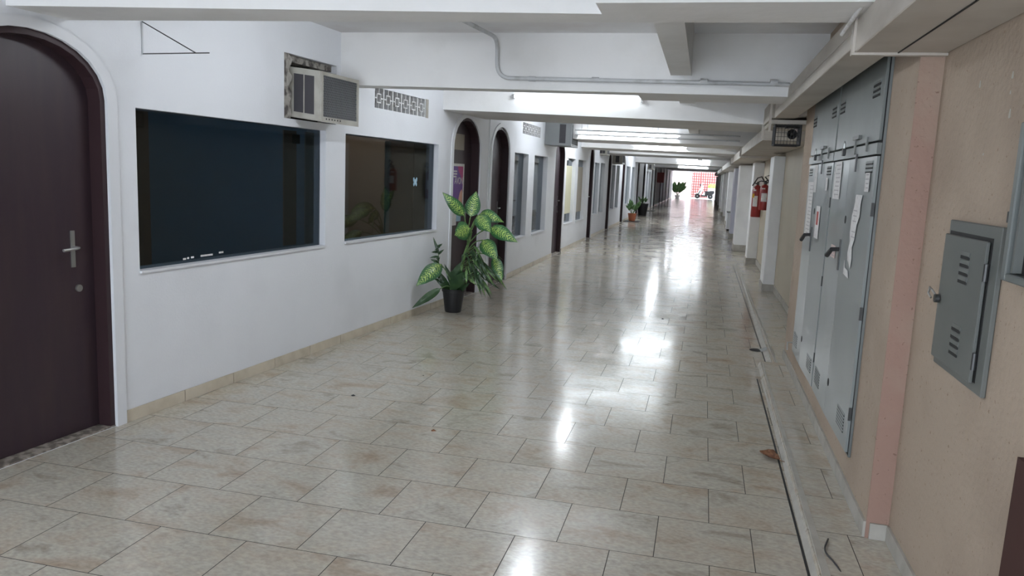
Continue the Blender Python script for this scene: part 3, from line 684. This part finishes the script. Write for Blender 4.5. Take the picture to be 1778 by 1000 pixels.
# ------------------------------------------------------------------ black cage with a siren
cg = thing('caged_siren', 'black wire cage holding a round black horn above the first white column', 'siren', (.74, 8.3, 2.09))
x0, x1, y0, y1, z0, z1 = .625, .86, 8.05, 8.24, 2.09, 2.285
mb = MB()
for x in (x0, x1): 
    for y in (y0, y1): mb.tube([(x, y, z0), (x, y, z1)], .009, 8)
for z in (z0, z1-.01):
    mb.tube([(x0, y0, z), (x1, y0, z)], .008, 8).tube([(x0, y1, z), (x1, y1, z)], .008, 8).tube([(x0, y0, z), (x0, y1, z)], .008, 8).tube([(x1, y0, z), (x1, y1, z)], .008, 8)
mb.build('cage_frame', 'blackplastic', cg)
mb = MB()
for k in range(1, 8): mb.tube([(x0+(x1-x0)*k/8, y0, z0), (x0+(x1-x0)*k/8, y0, z1)], .0022, 6)
for k in range(1, 5): mb.tube([(x0, y0, z0+(z1-z0)*k/5), (x1, y0, z0+(z1-z0)*k/5)], .0022, 6)
for k in range(1, 5): mb.tube([(x1, y0+(y1-y0)*k/5, z0), (x1, y0+(y1-y0)*k/5, z1)], .007, 6).tube([(x0, y0+(y1-y0)*k/5, z0), (x0, y0+(y1-y0)*k/5, z1)], .003, 6)
mb.build('wire_mesh', 'blackplastic', cg)
hn = MB().lathe((.785, y0+.07, 2.195), [(.020, .10), (.022, .06), (.030, .02), (.046, -.045), (.048, -.05), (.040, -.045), (.012, -.01)], 24, 'y').build('horn', 'blackplastic', cg, smooth=True)
MB().lathe((.785, y0+.07, 2.195), [(.016, -.03), (.012, -.045), (.004, -.05)], 16, 'y').build('horn_centre', 'darksteel', hn, smooth=True)
MB().tube([(.72, y0+.05, 2.262), (.80, y0+.12, 2.27), (.85, y0+.10, 2.265)], .01, 8).build('bracket', 'blackplastic', cg)

# ------------------------------------------------------------------ fire extinguishers
def extinguisher(x, y, z, r, h, label, left):
    t = thing('fire_extinguisher', label, 'fire extinguisher', (x, y, z), 'fire extinguishers beside the second white column')
    MB().lathe((x, y, z), [(r*.93, 0), (r, .015), (r, h*.84), (r*.8, h*.93), (r*.35, h*.985), (r*.3, h)], 28).build('cylinder', 'red', t, smooth=True)
    MB().lathe((x, y, z+h), [(.028, 0), (.028, .05), (.018, .055)], 14).build('valve', 'darksteel', t, smooth=True)
    MB().tube([(x-.02, y-.02, z+h+.05), (x+.06, y-.03, z+h+.085), (x+.12, y-.03, z+h+.07)], .010, 8).build('handle', 'blackplastic', t, smooth=True)
    MB().tube([(x-.02, y, z+h+.02), (x-.07*left, y-.03, z+h+.04), (x-.11*left, y-.05, z+h-.02), (x-.02, y-.06, z+h+.14), (x+.06, y-.05, z+h+.17), (x+.12, y-.02, z+h+.08)], .013, 8).build('hose', 'blackplastic', t, smooth=True)
    n = 9
    mb = MB()
    a0, a1 = (-PI*.80, -PI*.47) if left > 0 else (-PI*.75, -PI*.35)
    z0_, z1_ = z+h*.33, z+h*.66
    vs = [(x+(r+.002)*math.cos(a0+(a1-a0)*k/n), y+(r+.002)*math.sin(a0+(a1-a0)*k/n), zz) for zz in (z0_, z1_) for k in range(n+1)]
    mb.add(vs, [(k, k+1, n+2+k, n+1+k) for k in range(n)]); mb.build('paper_label', 'paper', t, label='white printed label')
    mb = MB(); vs = [(x+(r+.002)*math.cos(a0+(a1-a0)*k/n*.6), y+(r+.002)*math.sin(a0+(a1-a0)*k/n*.6), zz) for zz in (z+h*.88*.92, z+h*.93*.92) for k in range(n+1)]
    mb.add(vs, [(k, k+1, n+2+k, n+1+k) for k in range(n)]); mb.build('band', 'paper', t)
    return t
e1 = extinguisher(1.07, 16.9, 1.02, .098, .66, 'left larger red extinguisher with a yellow tag, in front of the white column', 1)
MB().box(.975, 1.01, 16.78, 16.79, 1.42, 1.50).build('tag', 'yellow', e1, label='yellow tag')
extinguisher(1.10, 15.3, 1.22, .085, .48, 'right smaller red extinguisher hung on the beige wall', -1)

# low white cabinet further on
lc = thing('low_cabinet', 'low white cabinet with a dark top standing beside the lilac column', 'cabinet', (1.0, 29, 0))
MB().box(.86, 1.19, 28.6, 29.4, .06, .64).build('body', 'white', lc, bevel=.005)
MB().box(.85, 1.19, 28.58, 29.42, .642, .675).build('top', 'panelgrey', lc)
MB().box(.88, 1.17, 28.63, 29.37, 0, .058).build('plinth', 'black', lc)

# ------------------------------------------------------------------ left wall fittings
# wall bracket for a sign
bk = thing('sign_bracket', 'thin empty triangular sign bracket on the white wall above the first window', 'bracket', FA((.225, 0, 2.35)))
MB(FA).tube([(.225, .006, 2.345), (.225, .006, 2.548)], .004, 6).build('wall_bar', 'pipe', bk)
MB(FA).tube([(.225, .006, 2.35), (.225, .51, 2.353)], .0035, 6).build('arm', 'darksteel', bk)
MB(FA).tube([(.225, .006, 2.546), (.225, .41, 2.353)], .004, 6).build('brace', 'darksteel', bk)

def ac_unit(f, a0, a1, z0, z1, out, back, label, tilt=.03, m='acbody'):
    t = thing('air_conditioner', label, 'air conditioner', f(((a0+a1)/2, 0, z0)), 'window air conditioners on the left wall')
    def zt(n_): return -tilt*(n_/.25)
    hx = lambda n0, n1, b0, b1, c0, c1: [(b0, n0, c0+zt(n0)), (b1, n0, c0+zt(n0)), (b1, n1, c0+zt(n1)), (b0, n1, c0+zt(n1)), (b0, n0, c1+zt(n0)), (b1, n0, c1+zt(n0)), (b1, n1, c1+zt(n1)), (b0, n1, c1+zt(n1))]
    MB(f).hexa(hx(-back, out, a0, a1, z0, z1)).build('casing', m, t, bevel=.006)
    # dark condenser behind a raised bezel
    fr = MB(f)
    b = .03
    fr.hexa(hx(out, out+.012, a0, a0+b, z0, z1)); fr.hexa(hx(out, out+.012, a1-b, a1, z0, z1))
    fr.hexa(hx(out, out+.012, a0+b, a1-b, z0, z0+.045)); fr.hexa(hx(out, out+.012, a0+b, a1-b, z1-.03, z1))
    fr.build('bezel', m, t)
    MB(f).hexa(hx(out+.0005, out+.002, a0+b, a1-b, z0+.045, z1-.03)).build('condenser', 'acdark', t)
    g = MB(f); N_ = 26; A0, A1, Z0, Z1 = a0+b, a1-b, z0+.045, z1-.03
    for k in range(-12, N_):
        p = A0+(A1-A0)*k/N_; q = p+(Z1-Z0)*.55
        for s in (0, 1):
            u0, u1, v0, v1 = (p, q, Z0, Z1) if not s else (q, p, Z0, Z1)
            # clip to the opening
            def at(u): return v0+(v1-v0)*(u-u0)/(u1-u0)
            lo_, hi_ = max(min(u0, u1), A0), min(max(u0, u1), A1)
            if hi_-lo_ < .01: continue
            g.tube([(lo_, out+.006, at(lo_)+zt(out)), (hi_, out+.006, at(hi_)+zt(out))], .0016, 4, False)
    g.build('mesh_grille', 'acmesh', t)
    for k in range(6): MB(f).hexa(hx(out+.0125, out+.0135, a0+.07+k*.045, a0+.085+k*.045, z0+.022, z0+.034)).build('drain_slot', 'black', t)
    side = MB(f)
    for n0, n1 in ((.0, out*.36), (out*.41, out*.77)) if out < .3 else ((out-.22, out-.10),):
        side.hexa(hx(n0, n1, a0-.003, a0-.0005, z0+.05, z1-.05))
    side.build('side_vent', 'acdark', t, label='dark side vent openings')
    return t
ac_unit(FA, 1.89, 2.51, 2.09, 2.50, .25, .18, 'nearest aged beige window air conditioner in a broken wall hole above the first window')
# broken masonry round that hole
mb = MB(FA); n = 12
zz = [2.078+(2.598-2.078)*k/n for k in range(n+1)]
for k in range(n):
    w0 = .095+.022*math.sin(k*1.9)+.012*math.sin(k*4.1); w1 = .095+.022*math.sin((k+1)*1.9)+.012*math.sin((k+1)*4.1)
    mb.hexa([(1.752, -.18, zz[k]), (1.752+w0, -.18, zz[k]), (1.752+w0, -.004, zz[k]), (1.752, -.004, zz[k]), (1.752, -.18, zz[k+1]), (1.752+w1, -.18, zz[k+1]), (1.752+w1, -.004, zz[k+1]), (1.752, -.004, zz[k+1])])
mb.box(1.752, 2.558, -.18, -.05, 2.545, 2.598)
mb.build('wall_left.002', 'masonry', kind='structure')
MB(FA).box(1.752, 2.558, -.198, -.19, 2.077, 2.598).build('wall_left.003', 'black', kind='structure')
# shelf sealing strip
def vent_block(f, h, n, label, group='pierced vent blocks'):
    a0, a1, z0, z1 = h
    t = thing('vent_block', label, 'vent', f(((a0+a1)/2, -.05, z0)), group)
    MB(f).box(a0, a1, -.19, -.18, z0, z1).build('dark_back', 'black', t)
    W = (a1-a0)/n; H = z1-z0
    for k in range(n):
        c = a0+W*(k+.5); m_ = (z0+z1)/2; mb = MB(f); th = .012; o0, o1 = -.045, -.006
        rw, rh = W*.24, H*.24
        # squared ring with four short arms and a thin border
        mb.box(c-rw, c-rw+th, o0, o1, m_-rh, m_+rh).box(c+rw-th, c+rw, o0, o1, m_-rh, m_+rh).box(c-rw, c+rw, o0, o1, m_-rh, m_-rh+th).box(c-rw, c+rw, o0, o1, m_+rh-th, m_+rh)
        mb.box(c-W/2, c-rw, o0, o1, m_-th/2, m_+th/2).box(c+rw, c+W/2, o0, o1, m_-th/2, m_+th/2)
        mb.box(c-th/2, c+th/2, o0, o1, m_+rh, z1-.001).box(c-th/2, c+th/2, o0, o1, z0+.001, m_-rh)
        mb.box(c-W/2+.001, c-W/2+.013, o0, o1, z0+.001, z1-.001).box(c+W/2-.013, c+W/2-.001, o0, o1, z0+.001, z1-.001)
        mb.build('block', 'grille', t)
    return t
vent_block(FA, VENT_H, 6, 'nearer strip of six pierced white vent blocks above the second window')
vent_block(FB, vent2, 6, 'farther strip of pierced vent blocks above the narrow windows')
MB(FA).box(4.53, 4.60, .0005, .004, 2.295, 2.505).build('trim_3', 'marble', kind='structure')

ac_unit(FB, 14.7, 15.5, 2.27, 2.72, .50, .001, 'second air conditioner, hanging high on the left wall before the plain dark doorway', .01, 'acgrey')
ac_unit(FB, 26.0, 26.8, 2.15, 2.46, .32, .001, 'third, white boxed air conditioner above the narrow windows', 0)
ac_unit(FB, 22.7, 23.4, 2.33, 2.56, .20, .001, 'small air conditioner close behind the fourth doorway', 0)
ac_unit(FB, 42.2, 43.2, 2.20, 2.50, .30, .001, 'most distant dark air conditioner on the left wall', 0)
rs = MB(FB).box(51.2, 51.25, .01, .45, 1.5, 2.15).build('hanging_sign', 'gate'); recenter(rs); tag(rs, 'small dark red sign sticking out from the far left wall', 'sign')

# ------------------------------------------------------------------ posters on door 2
FD = lambda p: FA((p[0], p[1]-.12, p[2]))
po = thing('poster', 'purple and pink cosmetics poster reading AVON on the second door', 'poster', FD((5.9, .002, 1.2)))
MB(FD).box(5.47, 6.10, .0005, .003, 1.22, 1.80).build('border', 'paper', po)
MB(FD).box(5.47, 6.055, .003, .004, 1.26, 1.765).build('print', 'poster', po)
MB(FD).prism([(5.93, 1.27), (6.05, 1.27), (6.05, 1.42), (6.02, 1.46), (5.96, 1.42), (5.92, 1.34)], .004, .0048).build('figure', 'skin', po)
MB(FD).prism([(5.86, 1.765), (6.055, 1.765), (6.055, 1.50), (6.0, 1.60), (5.95, 1.66), (5.90, 1.69)], .004, .0045).build('pink_corner', 'posterpink', po)
for z in (1.70, 1.665, 1.63): MB(FD).box(5.72, 5.84-.02*(z < 1.65), .004, .0048, z-.012, z+.008).build('small_text', 'paper', po)
tx = bpy.data.curves.new('brand_text', 'FONT'); tx.body = 'AVON'; tx.size = .15; tx.align_x = 'CENTER'; tx.extrude = .0006
to = bpy.data.objects.new('brand_text', tx); COL.objects.link(to)
dg = bpy.context.evaluated_depsgraph_get(); me = bpy.data.meshes.new_from_object(to.evaluated_get(dg)); bpy.data.objects.remove(to)
mb = MB(FD); mb.add([(5.905+v.co.x*.70, .0055+v.co.z, 1.53+v.co.y*.85) for v in me.vertices], [tuple(p.vertices) for p in me.polygons])
mb.build('brand_text', 'paper', po)
n2 = MB(FD).box(5.47, 6.07, .0005, .002, 1.98, 2.19).build('notice', 'curtain2'); recenter(n2); tag(n2, 'faded grey notice high on the second door, above the purple poster', 'notice')
n3 = thing('notice', 'narrow white and pale blue notice on the second door, below the purple poster', 'notice', FD((5.9, .002, 1.0)))
MB(FD).box(5.47, 5.86, .0005, .002, .98, 1.20).build('sheet', 'paper', n3); MB(FD).box(5.86, 6.02, .0005, .002, 1.03, 1.20).build('blue_band', 'lightblue', n3)

# ------------------------------------------------------------------ potted plants
def leaf(base, tip, width, parent, m='leaf', face=(.25, -1, .25), sag=.12, name='leaf', cup=.18):
    B = Vector(base); T = Vector(tip); ax = T-B; L_ = ax.length; fv = Vector(face).normalized()
    side = ax.normalized().cross(fv); side.normalize(); nrm = side.cross(ax.normalized()); 
    if nrm.dot(fv) < 0: nrm = -nrm
    nu, nv = 6, 12; vs = []; uvs = []
    for j in range(nv+1):
        v = j/nv
        wv = width/2*(math.sin(PI*min(1, v*1.02)**.72))**.8*(1 if v < .98 else .3)
        if j == 0: wv = .003
        if j == nv: wv = .001
        c = B+ax*v+nrm*(L_*sag*4*v*(1-v)) 
        for i in range(nu+1):
            u = i/nu*2-1
            rp = math.sin(v*22+i)*.006*abs(u)
            vs.append(c+side*(wv*u)+nrm*(-abs(u)**1.5*0+abs(u)*wv*cup*-1+rp)); uvs.append((i/nu, v))
    mb = MB(); mb.add([tuple(p) for p in vs], [(j*(nu+1)+i, j*(nu+1)+i+1, (j+1)*(nu+1)+i+1, (j+1)*(nu+1)+i) for j in range(nv) for i in range(nu)])
    o = mb.build(name, m, parent, smooth=True, fix=False)
    ul = o.data.uv_layers.new(name='UVMap')
    for lp in o.data.loops: ul.data[lp.index].uv = uvs[lp.vertex_index]
    return o
pc = Vector((-2.87, 8.90, 0))
pl = thing('potted_plant', 'large leafy plant with yellow veined leaves in a black pot by the left doorways', 'plant', pc)
MB().lathe(pc, [(.094, 0), (.100, .012), (.134, .25), (.142, .252), (.146, .285), (.140, .29), (.132, .285), (.128, .255), (.01, .252)], 36).build('pot', 'blackplastic', pl, smooth=True, label='black plastic pot')
MB().lathe(pc+Vector((0, 0, .245)), [(.128, 0), (.12, .014), (.05, .028), (.001, .03)], 24).build('soil', 'soil', pl, smooth=True)
LV = [((-2.721, 8.75, 1.189), (-2.949, 8.6, 1.45), .135), ((-2.673, 8.85, 1.174), (-2.627, 8.9, 1.475), .165), ((-2.545, 8.8, 1.21), (-2.235, 8.75, 1.135), .142),
      ((-2.537, 8.7, 1.201), (-2.321, 8.5, 1.025), .168), ((-2.378, 8.7, 1.069), (-2.012, 8.55, .929), .155), ((-2.614, 8.65, 1.051), (-2.737, 8.45, .977), .2),
      ((-2.456, 8.65, .92), (-2.227, 8.5, .715), .17), ((-2.322, 8.7, .729), (-2.188, 8.6, .466), .12), ((-2.94, 8.6, .61), (-3.14, 8.33, .37), .17),
      ((-2.92, 8.55, .33), (-3.18, 8.32, .11), .085), ((-2.545, 8.85, 1.181), (-2.488, 8.75, 1.012), .142),
      ((-2.85, 8.8, .307), (-2.744, 8.75, .634), .142), ((-2.863, 8.75, .298), (-2.624, 8.65, .55), .117)]
SAG = [.1, .05, .28, .1, .12, .02, .12, .1, .12, .05, .0, .04, .04]
crown = Vector((-2.69, 8.8, .80))
for k, (b, t_, w_) in enumerate(LV):
    dark = k in (9, 11, 12)
    if k in (5, 0): 
        pass
    lf_ = leaf(b, t_, w_*1.12, pl, 'darkleaf' if dark else 'leaf', sag=SAG[k], face=(.3, -1, -.1) if k == 5 else (.25, -1, .25))
    b = Vector(b); low = b.z < .65
    st = crown+Vector((0, 0, min(.18, max(-.1, (b.z-1.0)*.5)))) if not low else pc+Vector((.02, -.03, .27))
    mid = (st+b)/2+Vector((0, 0, .05))
    MB().tube(curve_pts([st, mid, b], .2, 5), [.010]*7+[.006]*1 if False else .0065, 8).build('petiole', 'stem', pl, smooth=True)
MB().tube([pc+Vector((.02, 0, .25)), pc+Vector((.09, -.03, .5)), pc+Vector((.15, -.08, .72)), crown+Vector((.03, 0, .1)), Vector((-2.63, 8.78, 1.0))], [.022, .020, .018, .015, .009], 12).build('main_stem', 'stem', pl, smooth=True)
# a second thin shrub with narrow dark leaves on the left, and arching strap leaves on the right
ls = Vector((-3.03, 8.75, .45))
MB().tube([pc+Vector((-.06, -.02, .26)), Vector((-3.0, 8.8, .42)), Vector((-3.06, 8.85, .62)), Vector((-3.07, 8.88, .74))], [.010, .008, .006, .004], 8).build('side_stem', 'stem', pl, smooth=True)
rnd = random.Random(3)
for k in range(17):
    z = .36+.026*k; b = Vector((-3.02-.003*k, 8.80+.003*k, z)); a = k*2.4
    t_ = b+Vector((math.cos(a)*rnd.uniform(.07, .13), -abs(math.sin(a))*.10, rnd.uniform(-.03, .07)))
    t_.x = max(t_.x, -3.15)
    leaf(b, t_, rnd.uniform(.025, .04), pl, 'darkleaf', sag=.2)
leaf((-3.055, 8.85, .70), (-3.137, 8.86, .90), .035, pl, 'darkleaf', sag=.05)
for k in range(64):
    a = rnd.uniform(-1.4, .5); L0 = rnd.uniform(.16, .46); zt = rnd.uniform(.45, .86)
    st = Vector((-2.73+rnd.uniform(-.03, .06), 8.80+rnd.uniform(-.05, .05), rnd.uniform(.35, .75)))
    top = st+Vector((math.cos(a)*L0*.6, math.sin(a)*L0*.4, rnd.uniform(.03, .18)))
    end = top+Vector((math.cos(a)*L0*.45, math.sin(a)*L0*.3, -rnd.uniform(.05, .30)))
    leaf(top-(top-st)*.02, end, rnd.uniform(.018, .034), pl, 'darkleaf' if k % 3 else 'stem', sag=.22, name='strap_leaf')
    if k % 2: MB().tube([st, (st+top)/2+Vector((0, 0, .02)), top], .0035, 6).build('petiole', 'stem', pl, smooth=True)
for k in range(10):
    a = rnd.uniform(-2.6, -.2); st = pc+Vector((rnd.uniform(-.05, .08), -.03, .26)); en = st+Vector((math.cos(a)*.18, -.08, rnd.uniform(.12, .34)))
    leaf(st, en, rnd.uniform(.05, .09), pl, 'darkleaf', sag=.12)

def small_plant(loc, r, h, potm, label, n, ph, m='plantfar', up=1.0):
    t = thing('potted_plant', label, 'plant', loc); c = Vector(loc)
    MB().lathe(c, [(r*.7, 0), (r*.72, .01), (r, h), (r*1.06, h), (r*1.06, h*1.02), (r*.9, h*1.02), (.01, h*.95)], 20).build('pot', potm, t, smooth=True)
    for k in range(n):
        a = 2*PI*k/n*2.6; b = c+Vector((math.cos(a)*r*.2, math.sin(a)*r*.2, h*.95)); e = b+Vector((math.cos(a)*ph*rnd.uniform(.25, .55), math.sin(a)*ph*rnd.uniform(.25, .5), ph*rnd.uniform(.4, 1)*up))
        e.x = max(e.x, -2.99)
        mid = (b+e)/2+Vector((0, 0, ph*.08))
        MB().tube([b, mid, e], .006, 5).build('stem', m, t)
        leaf(mid, e+Vector((0, 0, -.02)), ph*.16, t, m, sag=.15)
        leaf(mid*.6+b*.4, mid+Vector((math.cos(a+1)*ph*.2, math.sin(a+1)*ph*.2, ph*.1)) if (mid+Vector((math.cos(a+1)*ph*.2, 0, 0))).x > -3.0 else mid+Vector((.05, 0, .1)), ph*.14, t, m, sag=.15)
small_plant((-2.72, 31.3, .012), .17, .30, 'terracotta', 'small green plant in a terracotta pot on a dark mat by the far doorways', 12, .62)
small_plant((-2.74, 36.9, 0), .26, .55, 'blackplastic', 'plant with sparse leaves in a square black pot, past the terracotta one', 7, .50)
small_plant((-2.45, 76.0, 0), .26, .30, 'white', 'tall bushy potted plant beside the left edge of the exit', 40, 1.5, 'plantfar', .9)
for x0, x1, y0, y1, lab in ((-3.0, -2.4, 30.7, 31.9, 'dark doormat under the terracotta potted plant'), (-3.0, -2.5, 42.0, 43.2, 'dark doormat further along, past the black pot')):
    mt = MB().box(x0, x1, y0, y1, .0008, .012).build('doormat', 'blackplastic'); recenter(mt); tag(mt, lab, 'mat')

# ------------------------------------------------------------------ litter, drain, cable
dl = thing('dry_leaf', 'curled dry brown leaf lying on the tiles by the step', 'leaf', (.52, 4.93, 0))
mb = MB(); nu, nv = 8, 10; vs = []
for j in range(nv+1):
    v = j/nv
    for i in range(nu+1):
        u = i/nu*2-1; wv = .05*math.sin(PI*v)**.7*(1+.15*math.sin(j*2.3+i))
        x = .47+.115*v+u*wv*.45; y = 4.99-.10*v+u*wv; z = .004+.028*abs(u)**1.5*math.sin(PI*v)+.018*(1-v)**2+.016*v**3+.003*math.sin(i*2+j)
        vs.append((x, y, max(z, .001)))
mb.add(vs, [(j*(nu+1)+i, j*(nu+1)+i+1, (j+1)*(nu+1)+i+1, (j+1)*(nu+1)+i) for j in range(nv) for i in range(nu)])
lb = mb.build('blade', 'dryleaf', dl, fix=False, smooth=True); lb.modifiers.new('s', 'SOLIDIFY').thickness = .002
MB().tube([(.585, 4.89, .012), (.61, 4.86, .016)], .0025, 6).build('stalk', 'dryleaf', dl)
for k, (x, y, s, lab) in enumerate(((-2.445, 5.207, .016, 'small dark crumb of litter on the tiles below the first window'), (-1.617, 4.673, .018, 'small brown dry bit lying in the middle of the near floor'), (-.381, 9.609, .016, 'tiny dark bit lying on the tiles before the beam shadow'), (-2.16, 5.95, .008, 'tiniest black speck on the tiles near the left wall'))):
    mb = MB(); vs = [(x+s*math.cos(a)*(1+.4*math.sin(a*3+k)), y+s*math.sin(a)*.8, .001) for a in [2*PI*i/9 for i in range(9)]]
    mb.add(vs+[(x+s*.2, y, s*.7)], [tuple(range(9))]+[(i, (i+1) % 9, 9) for i in range(9)]); o = mb.build('litter', 'dryleaf' if k == 1 else 'black'); recenter(o); tag(o, lab, 'litter')
dn = thing('drain_hole', 'black oval drain hole in the floor beside the marble strip', 'drain', (.67, 8.25, 0))
mb = MB(); vs = [(.655+.075*math.cos(a)*(1 if math.cos(a) < 0 else .6), 8.24+.085*math.sin(a), .0015) for a in [2*PI*i/20 for i in range(20)]]
mb.add(vs, [tuple(range(20))]); mb.build('hole', 'black', dn)
mb = MB(); mb.add([(.68, 8.30, .0018), (.70, 8.17, .0018), (.77, 8.22, .0385), (.77, 8.30, .0385)], [(0, 1, 2, 3)]); mb.build('grate', 'panelgrey', dn)
cb = MB().tube(curve_pts([(.70, 3.75, .05), (.66, 3.62, .046), (.70, 3.50, .046), (.74, 3.3, .01), (.80, 3.0, .008)], .08), .004, 6).build('black_cable', 'blackplastic', smooth=True)
recenter(cb); tag(cb, 'thin black cable lying on the floor at the near end of the step', 'cable')
va = MB(FR).tube([(7.12, .01, .33), (7.12, .05, .33), (7.12, .05, .26)], .008, 8).build('tap_valve', 'steel'); recenter(va); tag(va, 'small metal tap sticking out under the farther cabinet', 'tap')

# ------------------------------------------------------------------ outdoor yard beyond the exit
sheet('ground_yard', 'concrete', [(-12, END), (12, END), (12, 95), (-12, 95)], -.1, -.002)
MB().box(-12, -1.75, 82.5, 82.8, 0, 4.2).build('wall_yard', 'outwall', kind='structure')
MB().box(-1.75, -1.32, 81.6, 82.4, 0, 3.4).build('gate_pillar', 'white', kind='structure')
MB().box(1.35, 1.75, 81.6, 82.4, 0, 3.4).build('gate_pillar', 'white', kind='structure')
MB().box(-1.3, 1.33, 84.5, 84.7, 0, 4.2).build('wall_yard.001', 'gateback', kind='structure')
MB().box(1.76, 12, 82.5, 82.8, 0, 4.2).build('wall_yard.002', 'outwall', kind='structure')
MB().box(-1.75, 1.75, 81.65, 82.35, 2.75, 3.3).build('gate_lintel', 'white', kind='structure')
gt = thing('iron_gate', 'red painted iron grid gate closing the far exit', 'gate', (0, 81.9, 0))
for a0, a1 in ((-1.30, -.42), (-.40, 1.33)):
    lf_ = MB().box(a0, a0+.06, 81.88, 81.93, .05, 2.72).box(a1-.06, a1, 81.88, 81.93, .05, 2.72).box(a0, a1, 81.88, 81.93, .05, .11).box(a0, a1, 81.88, 81.93, 2.66, 2.72).build('gate_leaf', 'gate', gt)
    mb = MB(); k = a0+.22
    while k < a1-.1: mb.box(k-.036, k+.036, 81.89, 81.92, .1, 2.7); k += .22
    z = .33
    while z < 2.6: mb.box(a0+.04, a1-.04, 81.895, 81.915, z-.03, z+.03); z += .26
    mb.build('grid_bars', 'gate', lf_)
MB().box(-.46, -.36, 81.82, 81.88, 1.2, 1.42).build('lock_box', 'black', gt)
hd = thing('hedge_plant', 'bright yellow green bush in a white planter behind the scooter', 'plant', (.95, 81.0, 0))
MB().box(.35, 1.35, 80.7, 81.2, 0, 1.05).build('planter', 'white', hd)
for k in range(60):
    c = Vector((rnd.uniform(.42, 1.3), rnd.uniform(80.75, 81.15), 1.03)); e = c+Vector((rnd.uniform(-.15, .15), rnd.uniform(-.1, .1), rnd.uniform(.2, .5)))
    leaf(c, e, .13, hd, 'hedge', sag=.2)
# motor scooter, side on
sc = thing('motor_scooter', 'white and black motor scooter parked in the bright exit', 'scooter', (0.1, 78.6, 0))
sy = 78.6
for x in (-.62, .62):
    wl = MB().lathe((x, sy, .25), [(.13, -.05), (.22, -.05), (.25, -.03), (.25, .03), (.22, .05), (.13, .05)], 28, 'y').build('wheel', 'rubber', sc, smooth=True)
    MB().lathe((x, sy, .25), [(.03, -.052), (.13, -.045), (.13, .045), (.03, .052)], 20, 'y').build('rim', 'steel', wl, smooth=True)
FX = lambda p: Vector((p[0], sy+p[1], p[2]))
MB(FX).prism([(-.92, .40), (-.80, .56), (-.60, .60), (-.40, .50), (-.42, .44), (-.62, .52), (-.80, .47)], -.07, .07).build('front_mudguard', 'scooterwhite', sc, bevel=.01)
MB(FX).prism([(-.62, .50), (-.40, 1.0), (-.28, 1.18), (-.16, 1.16), (-.14, .95), (-.20, .62), (-.30, .36), (-.42, .40)], -.17, .17).build('front_shield', 'scooterwhite', sc, bevel=.03)
MB(FX).prism([(-.60, .45), (-.38, .82), (-.32, .80), (-.50, .40)], -.18, .18).build('shield_insert', 'rubber', sc)
MB(FX).prism([(-.32, .22), (.34, .22), (.34, .32), (-.26, .36)], -.15, .15).build('footboard', 'rubber', sc, bevel=.01)
MB(FX).prism([(-.20, .36), (-.05, .62), (.06, .66), (.10, .34)], -.14, .14).build('leg_cover', 'scooterwhite', sc, bevel=.02)
MB(FX).prism([(.08, .32), (.10, .72), (.95, .74), (1.0, .62), (.80, .40), (.50, .34)], -.16, .16).build('rear_body', 'rubber', sc, bevel=.03)
MB(FX).prism([(.02, .70), (.05, .78), (.40, .76), (.70, .82), (.98, .80), (.98, .74)], -.14, .14).build('seat', 'blackplastic', sc, bevel=.02)
MB(FX).prism([(-.36, 1.12), (-.26, 1.30), (-.10, 1.26), (-.10, 1.12)], -.12, .12).build('handlebar_cowl', 'scooterwhite', sc, bevel=.03)
MB(FX).tube([(-.14, -.32, 1.22), (-.2, 0, 1.18), (-.14, .32, 1.22)], .018, 8).build('handlebar', 'blackplastic', sc, smooth=True)
for s_ in (-1, 1):
    mr = MB(FX).tube([(-.16, s_*.22, 1.22), (-.20, s_*.30, 1.42)], .008, 6).build('mirror', 'blackplastic', sc)
    MB(FX).lathe((-.20, s_*.30, 1.46), [(.055, -.008), (.06, 0), (.055, .008)], 14, 'y').build('mirror_glass', 'steel', mr)
MB(FX).prism([(-.34, 1.28), (-.24, 1.60), (-.18, 1.58), (-.20, 1.26)], -.11, .11).build('windscreen', 'scooterwhite', sc)
